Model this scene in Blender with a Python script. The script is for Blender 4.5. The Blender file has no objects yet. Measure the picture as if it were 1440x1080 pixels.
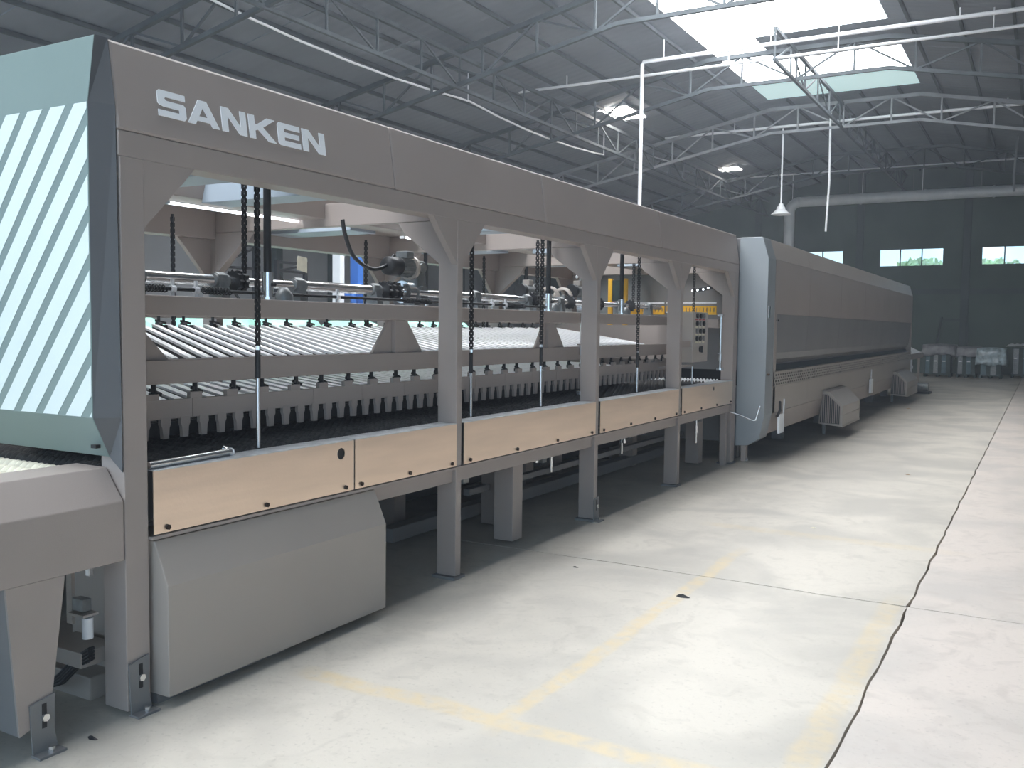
import bpy, bmesh, math, random
from mathutils import Vector, Matrix, noise
random.seed(7)
S = bpy.context.scene
COL = S.collection
# ------------------------------------------------------------------ camera
cd = bpy.data.cameras.new('camera'); cam = bpy.data.objects.new('camera', cd); COL.objects.link(cam)
cd.sensor_width = 36; cd.lens = 1301.0 / 1440 * 36; cd.clip_end = 400
def calib():
    f = 1301.0
    Y = Vector((1469.8-720, 466.5-540, f)).normalized()
    h2 = Vector((1469.8-2000-720, 466.5-2000*0.0116-540, f)).normalized()
    D = Y.cross(h2).normalized()
    if D.y < 0: D = -D
    X = D.cross(Y).normalized(); Z = -D
    M = Matrix((X, Y, Z))            # world = M @ cam(right, down, fwd)
    r = Vector(M.col[0]); u = -Vector(M.col[1]); b = -Vector(M.col[2])
    m = Matrix((r, u, b)).transposed().to_4x4(); m.translation = (0, 0, 1.6)
    return m
cam.matrix_world = calib()
S.camera = cam
# ------------------------------------------------------------------ world, exposure
w = bpy.data.worlds.new('sky'); S.world = w; w.use_nodes = True
bg = w.node_tree.nodes['Background']; bg.inputs[0].default_value = (0.55, 0.77, 1.0, 1); bg.inputs[1].default_value = 1.9
S.view_settings.view_transform = 'Standard'; S.view_settings.look = 'None'
S.view_settings.exposure = 0.10; S.view_settings.gamma = 1.0; S.view_settings.use_curve_mapping = False
try:
    S.cycles.max_bounces = 8; S.cycles.diffuse_bounces = 5; S.cycles.glossy_bounces = 4
    S.cycles.sample_clamp_indirect = 6
except Exception: pass
SKYLIGHT = 8.5
# ------------------------------------------------------------------ materials
MATS = {}
def mat(name, col, rough=0.5, metal=0.0, var=0.06, vscale=3.0, bump=0.0, bscale=60.0, emit=None, es=0.0, alpha=None, trans=None, stretch=None):
    m = bpy.data.materials.new(name); m.use_nodes = True; nt = m.node_tree; N = nt.nodes; L = nt.links
    p = N['Principled BSDF']; p.inputs['Roughness'].default_value = rough; p.inputs['Metallic'].default_value = metal
    c = (col[0], col[1], col[2], 1)
    if var > 0:
        g = N.new('ShaderNodeNewGeometry'); mp = N.new('ShaderNodeMapping'); L.new(g.outputs['Position'], mp.inputs[0])
        if stretch: mp.inputs['Scale'].default_value = stretch
        n = N.new('ShaderNodeTexNoise'); n.inputs['Scale'].default_value = vscale; n.inputs['Detail'].default_value = 5
        L.new(mp.outputs[0], n.inputs['Vector'])
        r = N.new('ShaderNodeValToRGB'); r.color_ramp.elements[0].position = .3; r.color_ramp.elements[1].position = .7
        r.color_ramp.elements[0].color = tuple(max(0, x*(1-var)) for x in col)+(1,)
        r.color_ramp.elements[1].color = tuple(min(1, x*(1+var)) for x in col)+(1,)
        L.new(n.outputs['Fac'], r.inputs[0]); L.new(r.outputs[0], p.inputs['Base Color'])
    else: p.inputs['Base Color'].default_value = c
    if bump > 0:
        g2 = N.new('ShaderNodeNewGeometry'); n2 = N.new('ShaderNodeTexNoise'); n2.inputs['Scale'].default_value = bscale
        L.new(g2.outputs['Position'], n2.inputs['Vector'])
        b = N.new('ShaderNodeBump'); b.inputs['Strength'].default_value = bump; b.inputs['Distance'].default_value = .01
        L.new(n2.outputs['Fac'], b.inputs['Height']); L.new(b.outputs[0], p.inputs['Normal'])
    if emit:
        p.inputs['Emission Color'].default_value = (*emit, 1); p.inputs['Emission Strength'].default_value = es
    if trans: p.inputs['Transmission Weight'].default_value = trans
    if alpha is not None: p.inputs['Alpha'].default_value = alpha
    MATS[name] = m; return m
PAINT   = mat('grey machine paint', (.365,.310,.278), .42, 0, .05, 1.5, .06, 220)
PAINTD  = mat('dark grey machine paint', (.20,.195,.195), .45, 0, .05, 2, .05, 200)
PAINTE  = mat('grey paint with cool light', (.27,.295,.31), .42, 0, .04, 1.2, .05, 200)  # bluish light on the oven end put into the machine grey
PAINTB  = mat('grey paint with blue light', (.36,.42,.48), .42, 0, .04, 1.2)  # machine grey with the bluish light on the cross beams mixed in
PAINTC  = mat('charcoal corner paint', (.11,.11,.112), .42, 0, .04, 1.2)
DARK    = mat('steel darkened for shade', (.035,.04,.042), .6, 0, .2, 4)  # near-black tone puts the under-machine shade into the colour
PAINTL  = mat('light grey machine paint', (.40,.355,.315), .40, 0, .04, 1.2, .05, 200)
STRIPEM = mat('white stripe film', (.64,.71,.69), .35, 0, .02, 2)
STRIPED = mat('grey green panel', (.175,.23,.215), .4, 0, .04, 1.5)
WHITE   = mat('white letter film', (.95,.96,.97), .4, 0, 0, emit=None)
STEEL   = mat('brushed stainless steel', (.90,.72,.57), .30, .78, .07, 2.2, .05, 80, stretch=(6,.6,6))
STEELT  = mat('worn zinc sheet', (.66,.68,.70), .45, .5, .22, 14)
CHROME  = mat('polished shaft steel', (.80,.80,.80), .18, .95, .03, 5)
ALU     = mat('bright slat paint', (.97,.98,1.0), .45, 0, .02, 4)
BLACK   = mat('black oiled steel', (.022,.022,.024), .5, .3, .2, 20)
BLACKP  = mat('black plastic', (.015,.015,.017), .45, 0, 0)
ROPED   = mat('dark rope sleeve', (.075,.070,.066), .8, 0, .35, 30, .3, 200)
ROPEL   = mat('pale rope sleeve', (.78,.74,.60), .85, 0, .12, 25, .1, 200)
OLIVE   = mat('shaded olive rope core', (.16,.15,.08), .85, 0, .2, 20)  # olive core, darkened to shade the valleys between rope rings
RUST    = mat('rusty bolt', (.05,.03,.02), .8, .2, .3, 80)
BRUSH   = mat('cast grey metal', (.24,.25,.25), .45, .5, .2, 20)
DUCTM   = mat('galvanised duct', (.93,.96,.97), .4, .05, .15, 1.5)
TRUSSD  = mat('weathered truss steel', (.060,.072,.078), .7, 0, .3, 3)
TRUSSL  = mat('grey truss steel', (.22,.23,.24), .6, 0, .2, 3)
PIPE    = mat('white painted pipe', (.80,.81,.83), .4, 0, .05, 4)
WALLE   = mat('grey green render wall', (.105,.140,.120), .85, 0, .16, .7, .1, 12)
WALLL   = mat('pale sheet wall', (.50,.51,.53), .7, 0, .10, .5)
COLUMN  = mat('concrete column', (.095,.115,.115), .85, 0, .12, 1)
YELLOW  = mat('yellow paint', (.85,.46,.02), .45, 0, .05, 6)
BLUE    = mat('blue paint', (.05,.17,.55), .45, 0, .05, 6)
RED     = mat('red paint', (.45,.03,.04), .45, 0, .05, 6)
GREENP  = mat('pale green plastic film', (.36,.72,.58), .35, 0, .35, 7, .4, 12)
GREYFILM= mat('dusty plastic film', (.20,.20,.21), .35, 0, .35, 5, .5, 10)
CRATE   = mat('blue grey crate', (.10,.17,.19), .5, 0, .2, 6)
CRATED  = mat('dark green crate board', (.03,.055,.05), .6, 0, .3, 8)
CARD    = mat('cardboard', (.42,.30,.20), .8, 0, .1, 8)
PAPER   = mat('cream paper tag', (.75,.70,.55), .8, 0, .1, 20)
LEAF    = mat('green leaves', (.50,.68,.36), .7, 0, .5, 1.5)
BARK    = mat('bark', (.12,.09,.06), .9, 0, .3, 9)
GRASS   = mat('pale yard outside', (.50,.52,.46), .9, 0, .2, .5)
LAMPM   = mat('lamp diffuser', (.9,.85,.8), .5, 0, 0, emit=(1,.93,.86), es=30)
SKYM    = mat('translucent skylight sheet', (.85,.9,.95), .5, 0, 0, emit=(.93,.96,1.0), es=SKYLIGHT)
SKYG    = mat('greenish skylight sheet', (.4,.5,.5), .3, 0, 0, emit=(.60,.84,.84), es=.62)
GLOWM    = mat('white glow', (.9,.95,1), .4, 0, 0, emit=(.9,.95,1), es=3.0)  # glow of the added edge strips and of the indicator bulbs
def glass_mat():
    m = bpy.data.materials.new('window glass'); m.use_nodes = True; nt = m.node_tree; N = nt.nodes; L = nt.links
    out = N['Material Output']; N.remove(N['Principled BSDF'])
    t = N.new('ShaderNodeBsdfTransparent'); t.inputs[0].default_value = (.97,1,.97,1)
    g = N.new('ShaderNodeBsdfGlossy'); g.inputs['Roughness'].default_value = .08
    x = N.new('ShaderNodeMixShader'); x.inputs[0].default_value = .08
    L.new(t.outputs[0], x.inputs[1]); L.new(g.outputs[0], x.inputs[2]); L.new(x.outputs[0], out.inputs[0])
    return m
GLASS = glass_mat()
def roof_mat():
    m = mat('corrugated roof sheet', (.185,.205,.23), .75, 0, .12, .8)
    nt = m.node_tree; N = nt.nodes; L = nt.links; p = N['Principled BSDF']
    g = N.new('ShaderNodeNewGeometry'); wv = N.new('ShaderNodeTexWave'); wv.bands_direction = 'Y'; wv.inputs['Scale'].default_value = 1.3
    L.new(g.outputs['Position'], wv.inputs['Vector']); b = N.new('ShaderNodeBump'); b.inputs['Strength'].default_value = .35; b.inputs['Distance'].default_value = .02
    L.new(wv.outputs['Fac'], b.inputs['Height']); L.new(b.outputs[0], p.inputs['Normal'])
    return m
ROOF = roof_mat()
def floor_mat(name, base, dirt):
    m = bpy.data.materials.new(name); m.use_nodes = True; nt = m.node_tree; N = nt.nodes; L = nt.links
    p = N['Principled BSDF']; p.inputs['Roughness'].default_value = .55
    g = N.new('ShaderNodeNewGeometry'); sp = N.new('ShaderNodeSeparateXYZ'); L.new(g.outputs['Position'], sp.inputs[0])
    def noi(scale, det=6, dist=0):
        n = N.new('ShaderNodeTexNoise'); n.inputs['Scale'].default_value = scale; n.inputs['Detail'].default_value = det; n.inputs['Distortion'].default_value = dist
        L.new(g.outputs['Position'], n.inputs['Vector']); return n.outputs['Fac']
    def mth(op, a, b=None, clamp=False):
        n = N.new('ShaderNodeMath'); n.operation = op; n.use_clamp = clamp
        for i, v in enumerate((a, b)):
            if v is None: continue
            if isinstance(v, (int, float)): n.inputs[i].default_value = v
            else: L.new(v, n.inputs[i])
        return n.outputs[0]
    def ramp(v, a, b):
        n = N.new('ShaderNodeMapRange'); n.inputs[1].default_value = a; n.inputs[2].default_value = b; L.new(v, n.inputs[0]); return n.outputs[0]
    def mix(fac, a, b):
        n = N.new('ShaderNodeMix'); n.data_type = 'RGBA'; L.new(fac, n.inputs[0])
        for i, v in ((6, a), (7, b)):
            if isinstance(v, tuple): n.inputs[i].default_value = (*v, 1)
            else: L.new(v, n.inputs[i])
        return n.outputs[2]
    c = mix(ramp(noi(1.1, 9, .5), .44, .62), base, dirt)
    c = mix(mth('MULTIPLY', ramp(noi(5, 9, 1.5), .53, .68), .60), c, tuple(x*.80 for x in base))
    c = mix(mth('MULTIPLY', ramp(noi(45, 4), .58, .72), .40), c, tuple(x*.6 for x in base))
    X, Yc = sp.outputs[0], sp.outputs[1]
    wob = mth('MULTIPLY', mth('SUBTRACT', noi(2.5, 6), .5), .10)
    def band(axis, centre, half, lo, hi, other):
        a = mth('SUBTRACT', mth('ADD', axis, wob), centre); a = mth('ABSOLUTE', a)
        a = mth('SUBTRACT', 1.0, ramp(a, half*.7, half*1.3), True)
        b = mth('MULTIPLY', ramp(other, lo-.1, lo+.05), mth('SUBTRACT', 1.0, ramp(other, hi-.1, hi+.4), True))
        return mth('MULTIPLY', a, b)
    msk = band(X, -1.84, .045, 3.1, 6.3, Yc)
    msk = mth('MAXIMUM', msk, band(Yc, 3.15, .055, -2.85, -.95, X))
    msk = mth('MAXIMUM', msk, mth('MULTIPLY', band(X, -.71, .06, 2.0, 5.6, Yc), .75))
    msk = mth('MAXIMUM', msk, mth('MULTIPLY', band(Yc, 7.3, .08, -2.3, -.7, X), .45))
    msk = mth('MULTIPLY', msk, ramp(noi(14, 6), .25, .60))
    c = mix(mth('MULTIPLY', msk, .50), c, (.66, .50, .24))
    L.new(c, p.inputs['Base Color'])
    b = N.new('ShaderNodeBump'); b.inputs['Strength'].default_value = .12; b.inputs['Distance'].default_value = .01
    L.new(noi(30, 8), b.inputs['Height']); L.new(b.outputs[0], p.inputs['Normal'])
    return m
FLOORA = floor_mat('worn pale concrete', (.57,.525,.455), (.44,.41,.36))
FLOORB = floor_mat('worn concrete with warm reflection', (.62,.55,.49), (.52,.475,.43))  # pinkish reflection on the right-hand slabs tinted into the base
# ------------------------------------------------------------------ mesh helpers
class MB:
    def __init__(s): s.v = []; s.f = []; s.m = []; s.sm = []
    def add(s, vs, fs, mi=0, smooth=False):
        o = len(s.v); s.v += [tuple(v) for v in vs]
        for f in fs: s.f.append(tuple(i+o for i in f)); s.m.append(mi); s.sm.append(smooth)
        return s
    def box(s, x0, x1, y0, y1, z0, z1, mi=0):
        x0, x1 = sorted((x0, x1)); y0, y1 = sorted((y0, y1)); z0, z1 = sorted((z0, z1))
        vs = [(x,y,z) for z in (z0,z1) for y in (y0,y1) for x in (x0,x1)]
        return s.add(vs, [(0,2,3,1),(4,5,7,6),(0,1,5,4),(2,6,7,3),(0,4,6,2),(1,3,7,5)], mi)
    def prism(s, poly, axis, a, b, mi=0, caps=True):
        """poly: 2-D points; axis 0: (y,z) along x, 1: (x,z) along y, 2: (x,y) along z"""
        a, b = sorted((a, b))
        def P(p, t): return {0:(t,p[0],p[1]), 1:(p[0],t,p[1]), 2:(p[0],p[1],t)}[axis]
        n = len(poly)
        ar = sum(poly[i][0]*poly[(i+1)%n][1]-poly[(i+1)%n][0]*poly[i][1] for i in range(n))
        if (ar < 0) != (axis == 1): poly = poly[::-1]
        vs = [P(p,a) for p in poly]+[P(p,b) for p in poly]
        fs = [(i,(i+1)%n,(i+1)%n+n,i+n) for i in range(n)]
        if caps: fs += [tuple(range(n))[::-1], tuple(range(n,2*n))]
        return s.add(vs, fs, mi)
    def cyl(s, p0, p1, r0, r1=None, n=12, mi=0, caps=True, smooth=True):
        r1 = r0 if r1 is None else r1
        p0 = Vector(p0); p1 = Vector(p1); d = (p1-p0).normalized()
        u = d.orthogonal().normalized(); v = d.cross(u)
        ring = lambda p, r: [p+(u*math.cos(t)+v*math.sin(t))*r for t in [2*math.pi*i/n for i in range(n)]]
        s.add(ring(p0,r0)+ring(p1,r1), [(i,(i+1)%n,(i+1)%n+n,i+n) for i in range(n)], mi, smooth)
        if caps:
            s.add(ring(p0,r0), [tuple(range(n))[::-1]], mi); s.add(ring(p1,r1), [tuple(range(n))], mi)
        return s
    def tube(s, pts, r, n=8, mi=0):
        pts = [Vector(p) for p in pts]; rings = []; u = None
        for i, p in enumerate(pts):
            d = (pts[min(i+1,len(pts)-1)]-pts[max(i-1,0)]).normalized()
            u = d.orthogonal().normalized() if u is None else (u-d*u.dot(d)).normalized()
            v = d.cross(u); rings.append([p+(u*math.cos(t)+v*math.sin(t))*r for t in [2*math.pi*k/n for k in range(n)]])
        vs = [q for R in rings for q in R]; fs = []
        for i in range(len(pts)-1):
            for k in range(n): fs.append((i*n+k, i*n+(k+1)%n, (i+1)*n+(k+1)%n, (i+1)*n+k))
        s.add(vs, fs, mi, True)
        s.add(rings[0], [tuple(range(n))[::-1]], mi); s.add(rings[-1], [tuple(range(n))], mi)
        return s
    def lathe(s, prof, axis=2, c=(0,0,0), n=16, mi=0):
        """prof: (radius, height) along the axis"""
        vs = []
        for r, h in prof:
            for k in range(n):
                t = 2*math.pi*k/n; a, b = r*math.cos(t), r*math.sin(t)
                vs.append({2:(c[0]+a,c[1]+b,c[2]+h), 1:(c[0]+b,c[1]+h,c[2]+a), 0:(c[0]+h,c[1]+a,c[2]+b)}[axis])
        fs = [(i*n+k, i*n+(k+1)%n, (i+1)*n+(k+1)%n, (i+1)*n+k) for i in range(len(prof)-1) for k in range(n)]
        return s.add(vs, fs, mi, True)
    def bar(s, p0, p1, w, h=None, mi=0):
        h = h or w; p0 = Vector(p0); p1 = Vector(p1); d = (p1-p0).normalized()
        u = d.cross(Vector((0,0,1)));  u = Vector((1,0,0)) if u.length < 1e-3 else u.normalized()
        v = u.cross(d); o = [(-1,-1),(1,-1),(1,1),(-1,1)]
        vs = [p+u*a*w/2+v*b*h/2 for p in (p0,p1) for a,b in o]
        return s.add(vs, [(0,1,2,3)[::-1],(4,5,6,7),(0,1,5,4),(1,2,6,5),(2,3,7,6),(3,0,4,7)], mi)
def origin_of(o): return Vector(o['_o']) if o is not None and '_o' in o else Vector((0,0,0))
ALLO = []
def obj(name, mb, mats, parent=None, bevel=0.0, at=None):
    """builds world-coordinate geometry as ONE object"""
    if not isinstance(mats, (list, tuple)): mats = [mats]
    if at is None:
        xs, ys, zs = zip(*mb.v); at = ((min(xs)+max(xs))/2, (min(ys)+max(ys))/2, min(zs))
    at = Vector(at); me = bpy.data.meshes.new(name)
    me.from_pydata([tuple(Vector(v)-at) for v in mb.v], [], mb.f)
    for m in mats: me.materials.append(m)
    for p, mi, sm in zip(me.polygons, mb.m, mb.sm): p.material_index = mi; p.use_smooth = sm
    bm = bmesh.new(); bm.from_mesh(me); bmesh.ops.recalc_face_normals(bm, faces=bm.faces); bm.to_mesh(me); bm.free()
    o = bpy.data.objects.new(name, me); COL.objects.link(o)
    o['_o'] = tuple(at); o.parent = parent; o.location = at - origin_of(parent)
    if bevel > 0:
        b = o.modifiers.new('bevel', 'BEVEL'); b.width = bevel; b.segments = 2; b.limit_method = 'ANGLE'; b.angle_limit = .6
    ALLO.append(o); return o
def thing(name, label, cat, loc, group=None):
    o = bpy.data.objects.new(name, None); COL.objects.link(o); o.empty_display_size = .1
    o.location = loc; o['_o'] = tuple(loc); o['label'] = label; o['category'] = cat
    if group: o['group'] = group
    ALLO.append(o); return o
def tag(o, label=None, cat=None, group=None, kind=None):
    for k, v in (('label',label),('category',cat),('group',group),('kind',kind)):
        if v: o[k] = v
    return o
def setting(name, loc=(0,0,0)):
    o = bpy.data.objects.new(name, None); COL.objects.link(o); o.location = loc; o['_o'] = tuple(loc); o['kind'] = 'structure'
    ALLO.append(o); return o
def inst(src, parent, loc, name=None):
    """copy of a part (shares mesh) placed at world loc"""
    c = src.copy(); COL.objects.link(c); c.parent = parent; c['_o'] = tuple(loc)
    c.location = Vector(loc)-origin_of(parent); ALLO.append(c); return c
def dup(root, loc, label=None, group=None):
    r = root.copy(); COL.objects.link(r); r.location = loc; r['_o'] = tuple(loc); ALLO.append(r)
    if label: r['label'] = label
    if group: r['group'] = group
    for ch in list(root.children):
        c = ch.copy(); COL.objects.link(c); c.parent = r; ALLO.append(c)
        for g in list(ch.children):
            d = g.copy(); COL.objects.link(d); d.parent = c; ALLO.append(d)
    return r
# ------------------------------------------------------------------ the hall
RX, RZ, RK = -4.75, 8.0, 0.2
def roof_z(x): return min(7.63, RZ-RK*abs(x-RX))
XL, XR, YN, YF = -20.0, 14.0, -4.5, 38.0
fl = setting('floor')
def slab(x0, x1, y0, y1, m):
    pts = []
    def side(ax, ay, bx, by):
        n = max(2, int(math.hypot(bx-ax, by-ay)/.12)); n = min(n, 120)
        for i in range(n):
            t = i/n; x = ax+(bx-ax)*t; y = ay+(by-ay)*t
            j = .016*noise.noise(Vector((x*3.1, y*3.1, 0)))+.007*noise.noise(Vector((x*13, y*13, 4)))
            k = .004*random.random()
            if ax == bx: x += j + (k if ax == x0 else -k)
            else: y += j + (k if ay == y0 else -k)
            pts.append((x, y))
    g = .0065
    side(x0+g, y0+g, x1-g, y0+g); side(x1-g, y0+g, x1-g, y1-g); side(x1-g, y1-g, x0+g, y1-g); side(x0+g, y1-g, x0+g, y0+g)
    mb = MB().prism(pts, 2, -.10, 0)
    return obj('slab', mb, m, fl)
XS = [XL-.3, -6.6, -.62, 5.4, XR+.3]; YS = [YN-8, -6.3, 5.72, 17.7, 29.7, YF+.3]
for i in range(4):
    for j in range(5): slab(XS[i], XS[i+1], YS[j], YS[j+1], FLOORA if i < 2 else FLOORB)
obj('subgrade', MB().box(XL-2, XR+2, YN-2, YF+2, -.3, -.101), BLACK, fl)
# walls
wl = setting('wall_left')
yy = YN
while yy < YF-.1:
    obj('panel', MB().box(XL-.12, XL, yy+.01, min(yy+2.5, YF)-.01, 0, roof_z(XL)+.1), WALLL, wl, .01)
    obj('pilaster', MB().box(XL, XL+.22, yy-.14, yy+.14, 0, roof_z(XL)), COLUMN, wl, .01); yy += 2.5
wr = setting('wall_right')
yy = YN
while yy < YF-.1:   # wide open loading doors along the near part of this side
    obj('panel', MB().box(XR, XR+.12, yy+.01, min(yy+5, YF)-.01, 0, roof_z(XR)), WALLL, wr); yy += 5
obj('apron', MB().box(XR+.2, XR+30, YN-5, 30, -.2, -.05), GRASS, wr)
wb = setting('wall_back')
WZ0, WZ1 = 4.00, 4.69
wins = [(-9.35,-6.95),(-5.65,-3.38),(-2.14,.13),(1.4,3.7),(4.9,7.2)]
def wallseg(x0, x1, z0, z1): obj('wall_section', MB().box(x0, x1, YF, YF+.24, z0, z1), WALLE, wb)
xs = XL
for a, b in wins:
    wallseg(xs, a, WZ0, WZ1); xs = b
wallseg(xs, XR, WZ0, WZ1)
wallseg(XL, XR, 0, WZ0)
mb = MB().prism([(XL, WZ1), (XR, WZ1), (XR, roof_z(XR)), (-2.9, 7.63), (-6.6, 7.63), (XL, roof_z(XL))], 1, YF, YF+.24); obj('gable', mb, WALLE, wb)
for x in (-10.3, -6.35, -2.62, .9, 4.3): obj('column', MB().box(x-.13, x+.13, YF-.09, YF-.001, 0, roof_z(x)-.05), COLUMN, wb, .01)
obj('tie_beam', MB().box(XL, XR, YF-.03, YF-.001, 2.95, 3.15), COLUMN, wb)
for i, (a, b) in enumerate(wins):
    wn = setting('window_%d' % (i+1), ((a+b)/2, YF, WZ0))
    f = MB(); f.box(a, b, YF+.02, YF+.10, WZ0, WZ0+.035).box(a, b, YF+.02, YF+.10, WZ1-.035, WZ1)
    f.box(a, a+.035, YF+.02, YF+.10, WZ0+.035, WZ1-.035).box(b-.035, b, YF+.02, YF+.10, WZ0+.035, WZ1-.035)
    obj('window_frame', f, COLUMN, wn)
    for k in (1, 2): 
        x = a+(b-a)*k/3; obj('mullion', MB().box(x-.02, x+.02, YF+.02, YF+.09, WZ0+.035, WZ1-.035), COLUMN, wn)
    for k in range(3):
        obj('pane', MB().box(a+(b-a)*k/3+.02, a+(b-a)*(k+1)/3-.02, YF+.05, YF+.058, WZ0+.03, WZ1-.03), GLASS, wn)
# roof: sheets between purlins, with the skylight over the ridge
ce = setting('ceiling')
def roof_sheet(x0, x1, y0, y1, m, name='roof_sheet', t=.05):
    mb = MB().prism([(x0, roof_z(x0)), (x1, roof_z(x1)), (x1, roof_z(x1)+t), (x0, roof_z(x0)+t)], 1, y0+.012, y1-.012)
    return obj(name, mb, m, ce)
RXS = [XL-.2, -17.8, -15.4, -13, -10.6, -9.2, -7.85, -6.6, RX, -2.9, -1.5, 0, 2, 4.5, 7, 10.5, XR+.2]
RYS = [YN, 0, 5, 8.5, 12, 15.5, 19.5, 21.4, 23.2, 24.9, 29, 33.5, YF+.2]
for i in range(len(RXS)-1):
    x0, x1 = RXS[i], RXS[i+1]
    for j in range(len(RYS)-1):
        y0, y1 = RYS[j], RYS[j+1]; m = ROOF; nm = 'roof_sheet'
        if -6.7 < x0 < -3 and 11.9 < y0 < 24:
            m = SKYM; nm = 'skylight_sheet'
            if abs(y0-23.2) < .1: m = SKYG
            if abs(y0-19.5) < .1:
                m = ROOF; nm = 'roof_sheet'
                if x0 < -6:
                    roof_sheet(-6.6, -5.5, y0, y1, SKYM, 'skylight_sheet'); roof_sheet(-5.5, x1, y0, y1, ROOF); continue
        if -6.7 < x0 < -3 and y0 < 11.9: m = SKYM; nm = 'skylight_sheet'
        roof_sheet(x0, x1, y0, y1, m, nm)
px = [XL+.4+.90*i for i in range(38)]
for x in px:
    if x > XR: break
    z = roof_z(x)
    segs = [(YN, YF)] if not -6.55 < x < -2.95 else [(24.9, YF)]
    for a, b in segs:
        obj('purlin', MB().box(x-.025, x+.025, a, b, z-.08, z-.001-.008), TRUSSD, ce)
def truss(y, xa, xb, m, label, depth=.62, step=1.15):
    t = thing('roof_truss', label, 'roof truss', ((xa+xb)/2, y, roof_z((xa+xb)/2)-.16-depth), None)
    top = lambda x: roof_z(x)-.20; bot = lambda x: roof_z(x)-.20-depth
    knots = [xa, -6.6, -2.9, xb]
    for a, b in zip(knots[:-1], knots[1:]):
        obj('upper_chord', MB().bar((a, y, top(a)), (b, y, top(b)), .09, .09), m, t)
        obj('lower_chord', MB().bar((a, y, bot(a)), (b, y, bot(b)), .07, .07), m, t)
    n = int((xb-xa)/step); 
    for i in range(n+1):
        x = xa+(xb-xa)*i/n
        obj('web', MB().bar((x, y, bot(x)), (x, y, top(x)), .04, .04), m, t)
        if i < n:
            x2 = xa+(xb-xa)*(i+1)/n
            a, b = ((x, bot(x)), (x2, top(x2))) if i % 2 else ((x, top(x)), (x2, bot(x2)))
            obj('web', MB().bar((a[0], y, a[1]), (b[0], y, b[1]), .035, .035), m, t)
    return t
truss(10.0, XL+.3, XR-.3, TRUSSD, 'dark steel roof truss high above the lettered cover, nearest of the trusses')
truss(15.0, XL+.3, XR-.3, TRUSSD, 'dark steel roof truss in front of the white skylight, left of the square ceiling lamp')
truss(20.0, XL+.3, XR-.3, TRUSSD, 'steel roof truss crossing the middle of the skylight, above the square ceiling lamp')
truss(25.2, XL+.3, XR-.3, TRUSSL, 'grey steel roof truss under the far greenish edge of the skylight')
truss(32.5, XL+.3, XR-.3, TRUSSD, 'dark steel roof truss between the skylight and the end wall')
# longitudinal braced girder on the left of the roof (runs with the hall)
def girder(x, y0, y1, label):
    t = thing('lattice_girder', label, 'girder', (x, (y0+y1)/2, roof_z(x)-.85))
    a, b = roof_z(x)-.25, roof_z(x)-.85
    obj('upper_chord', MB().bar((x,y0,a),(x,y1,a),.07), TRUSSD, t); obj('lower_chord', MB().bar((x,y0,b),(x,y1,b),.06), TRUSSD, t)
    n = int((y1-y0)/1.25)
    for i in range(n):
        ya = y0+(y1-y0)*i/n; yb = y0+(y1-y0)*(i+1)/n
        obj('web', MB().bar((x,ya,b),(x,ya,a),.035), TRUSSD, t)
        obj('web', MB().bar((x,ya,a if i%2 else b),(x,yb,b if i%2 else a),.03), TRUSSD, t)
girder(-9.9, 5.0, YF-.2, 'dark lattice girder running lengthwise under the left roof slope')
girder(RX, 18.3, YF-.2, 'lattice girder running lengthwise under the ridge below the skylight')
# thin dusty haze filling the hall
hz = bpy.data.materials.new('thin dusty haze'); hz.use_nodes = True; hz.node_tree.nodes.clear()
_o = hz.node_tree.nodes.new('ShaderNodeOutputMaterial'); _v = hz.node_tree.nodes.new('ShaderNodeVolumeScatter')
_v.inputs['Color'].default_value = (.80,.88,1,1); _v.inputs['Density'].default_value = .0043; _v.inputs['Anisotropy'].default_value = .35
hz.node_tree.links.new(_v.outputs[0], _o.inputs['Volume'])
HAZE = obj('haze', MB().prism([(XL,.02),(XR,.02),(XR,roof_z(XR)-.06),(-2.9,7.57),(-6.6,7.57),(XL,roof_z(XL)-.06)], 1, YN, YF-.001), hz)
HAZE['kind'] = 'stuff'; tag(HAZE, 'thin bluish dusty haze in the air of the hall', 'haze')
# pipes under the roof
def pipe(name, pts, r, m, label, cat='pipe', hangers=(), group=None):
    xs, ys, zs = zip(*pts)
    t = thing(name, label, cat, (sum(xs)/len(xs), sum(ys)/len(ys), min(zs)), group)
    obj('tube', MB().tube(pts, r, 8), m, t)
    for (x, y, z0, z1) in hangers: obj('hanger', MB().cyl((x,y,z0),(x,y,z1), .012, n=6), m, t)
    return t
pipe('water_pipe', [(8,18,7.0),(-7.33,18,7.0),(-7.36,18,6.95),(-7.36,18,.0)], .04, PIPE, 'white pipe crossing below the skylight and dropping straight down behind the machine', hangers=[(x,18,7.0,roof_z(x)-.18) for x in (-6.9,-4.75,-1.5,1.2)])
pipe('water_pipe', [(8,18.45,6.85),(-10.5,18.45,6.85)], .03, PIPE, 'thin white pipe passing behind the square ceiling lamp under the skylight', hangers=[(x,18.45,6.85,roof_z(x)-.02) for x in (-9.3,-5.7,-3.6,-1.0,2)])
pipe('water_pipe', [(8,25.3,6.97),(-4,25.28,6.98),(-9.6,25.3,6.97)], .038, PIPE, 'long white pipe below the far skylight edge that carries the bell lamp', hangers=[(x,25.3,6.97,roof_z(x)-.1) for x in (-9.2,-7.6,-1.0,1.5)])
pipe('water_pipe', [(8,33,6.95),(-12,33,6.95)], .03, PIPE, 'thin pipe near the end wall, just above the silver duct', hangers=[(x,33,6.95,6.1) for x in (-7.8,-5.5,-3.65)])
pipe('drop_pipe', [(-5.05,25.2,7.2),(-5.03,25.2,5.4),(-5.08,25.2,4.15)], .028, PIPE, 'thin white pipe hanging free from the truss, right of the bell lamp', 'pipe')
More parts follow.
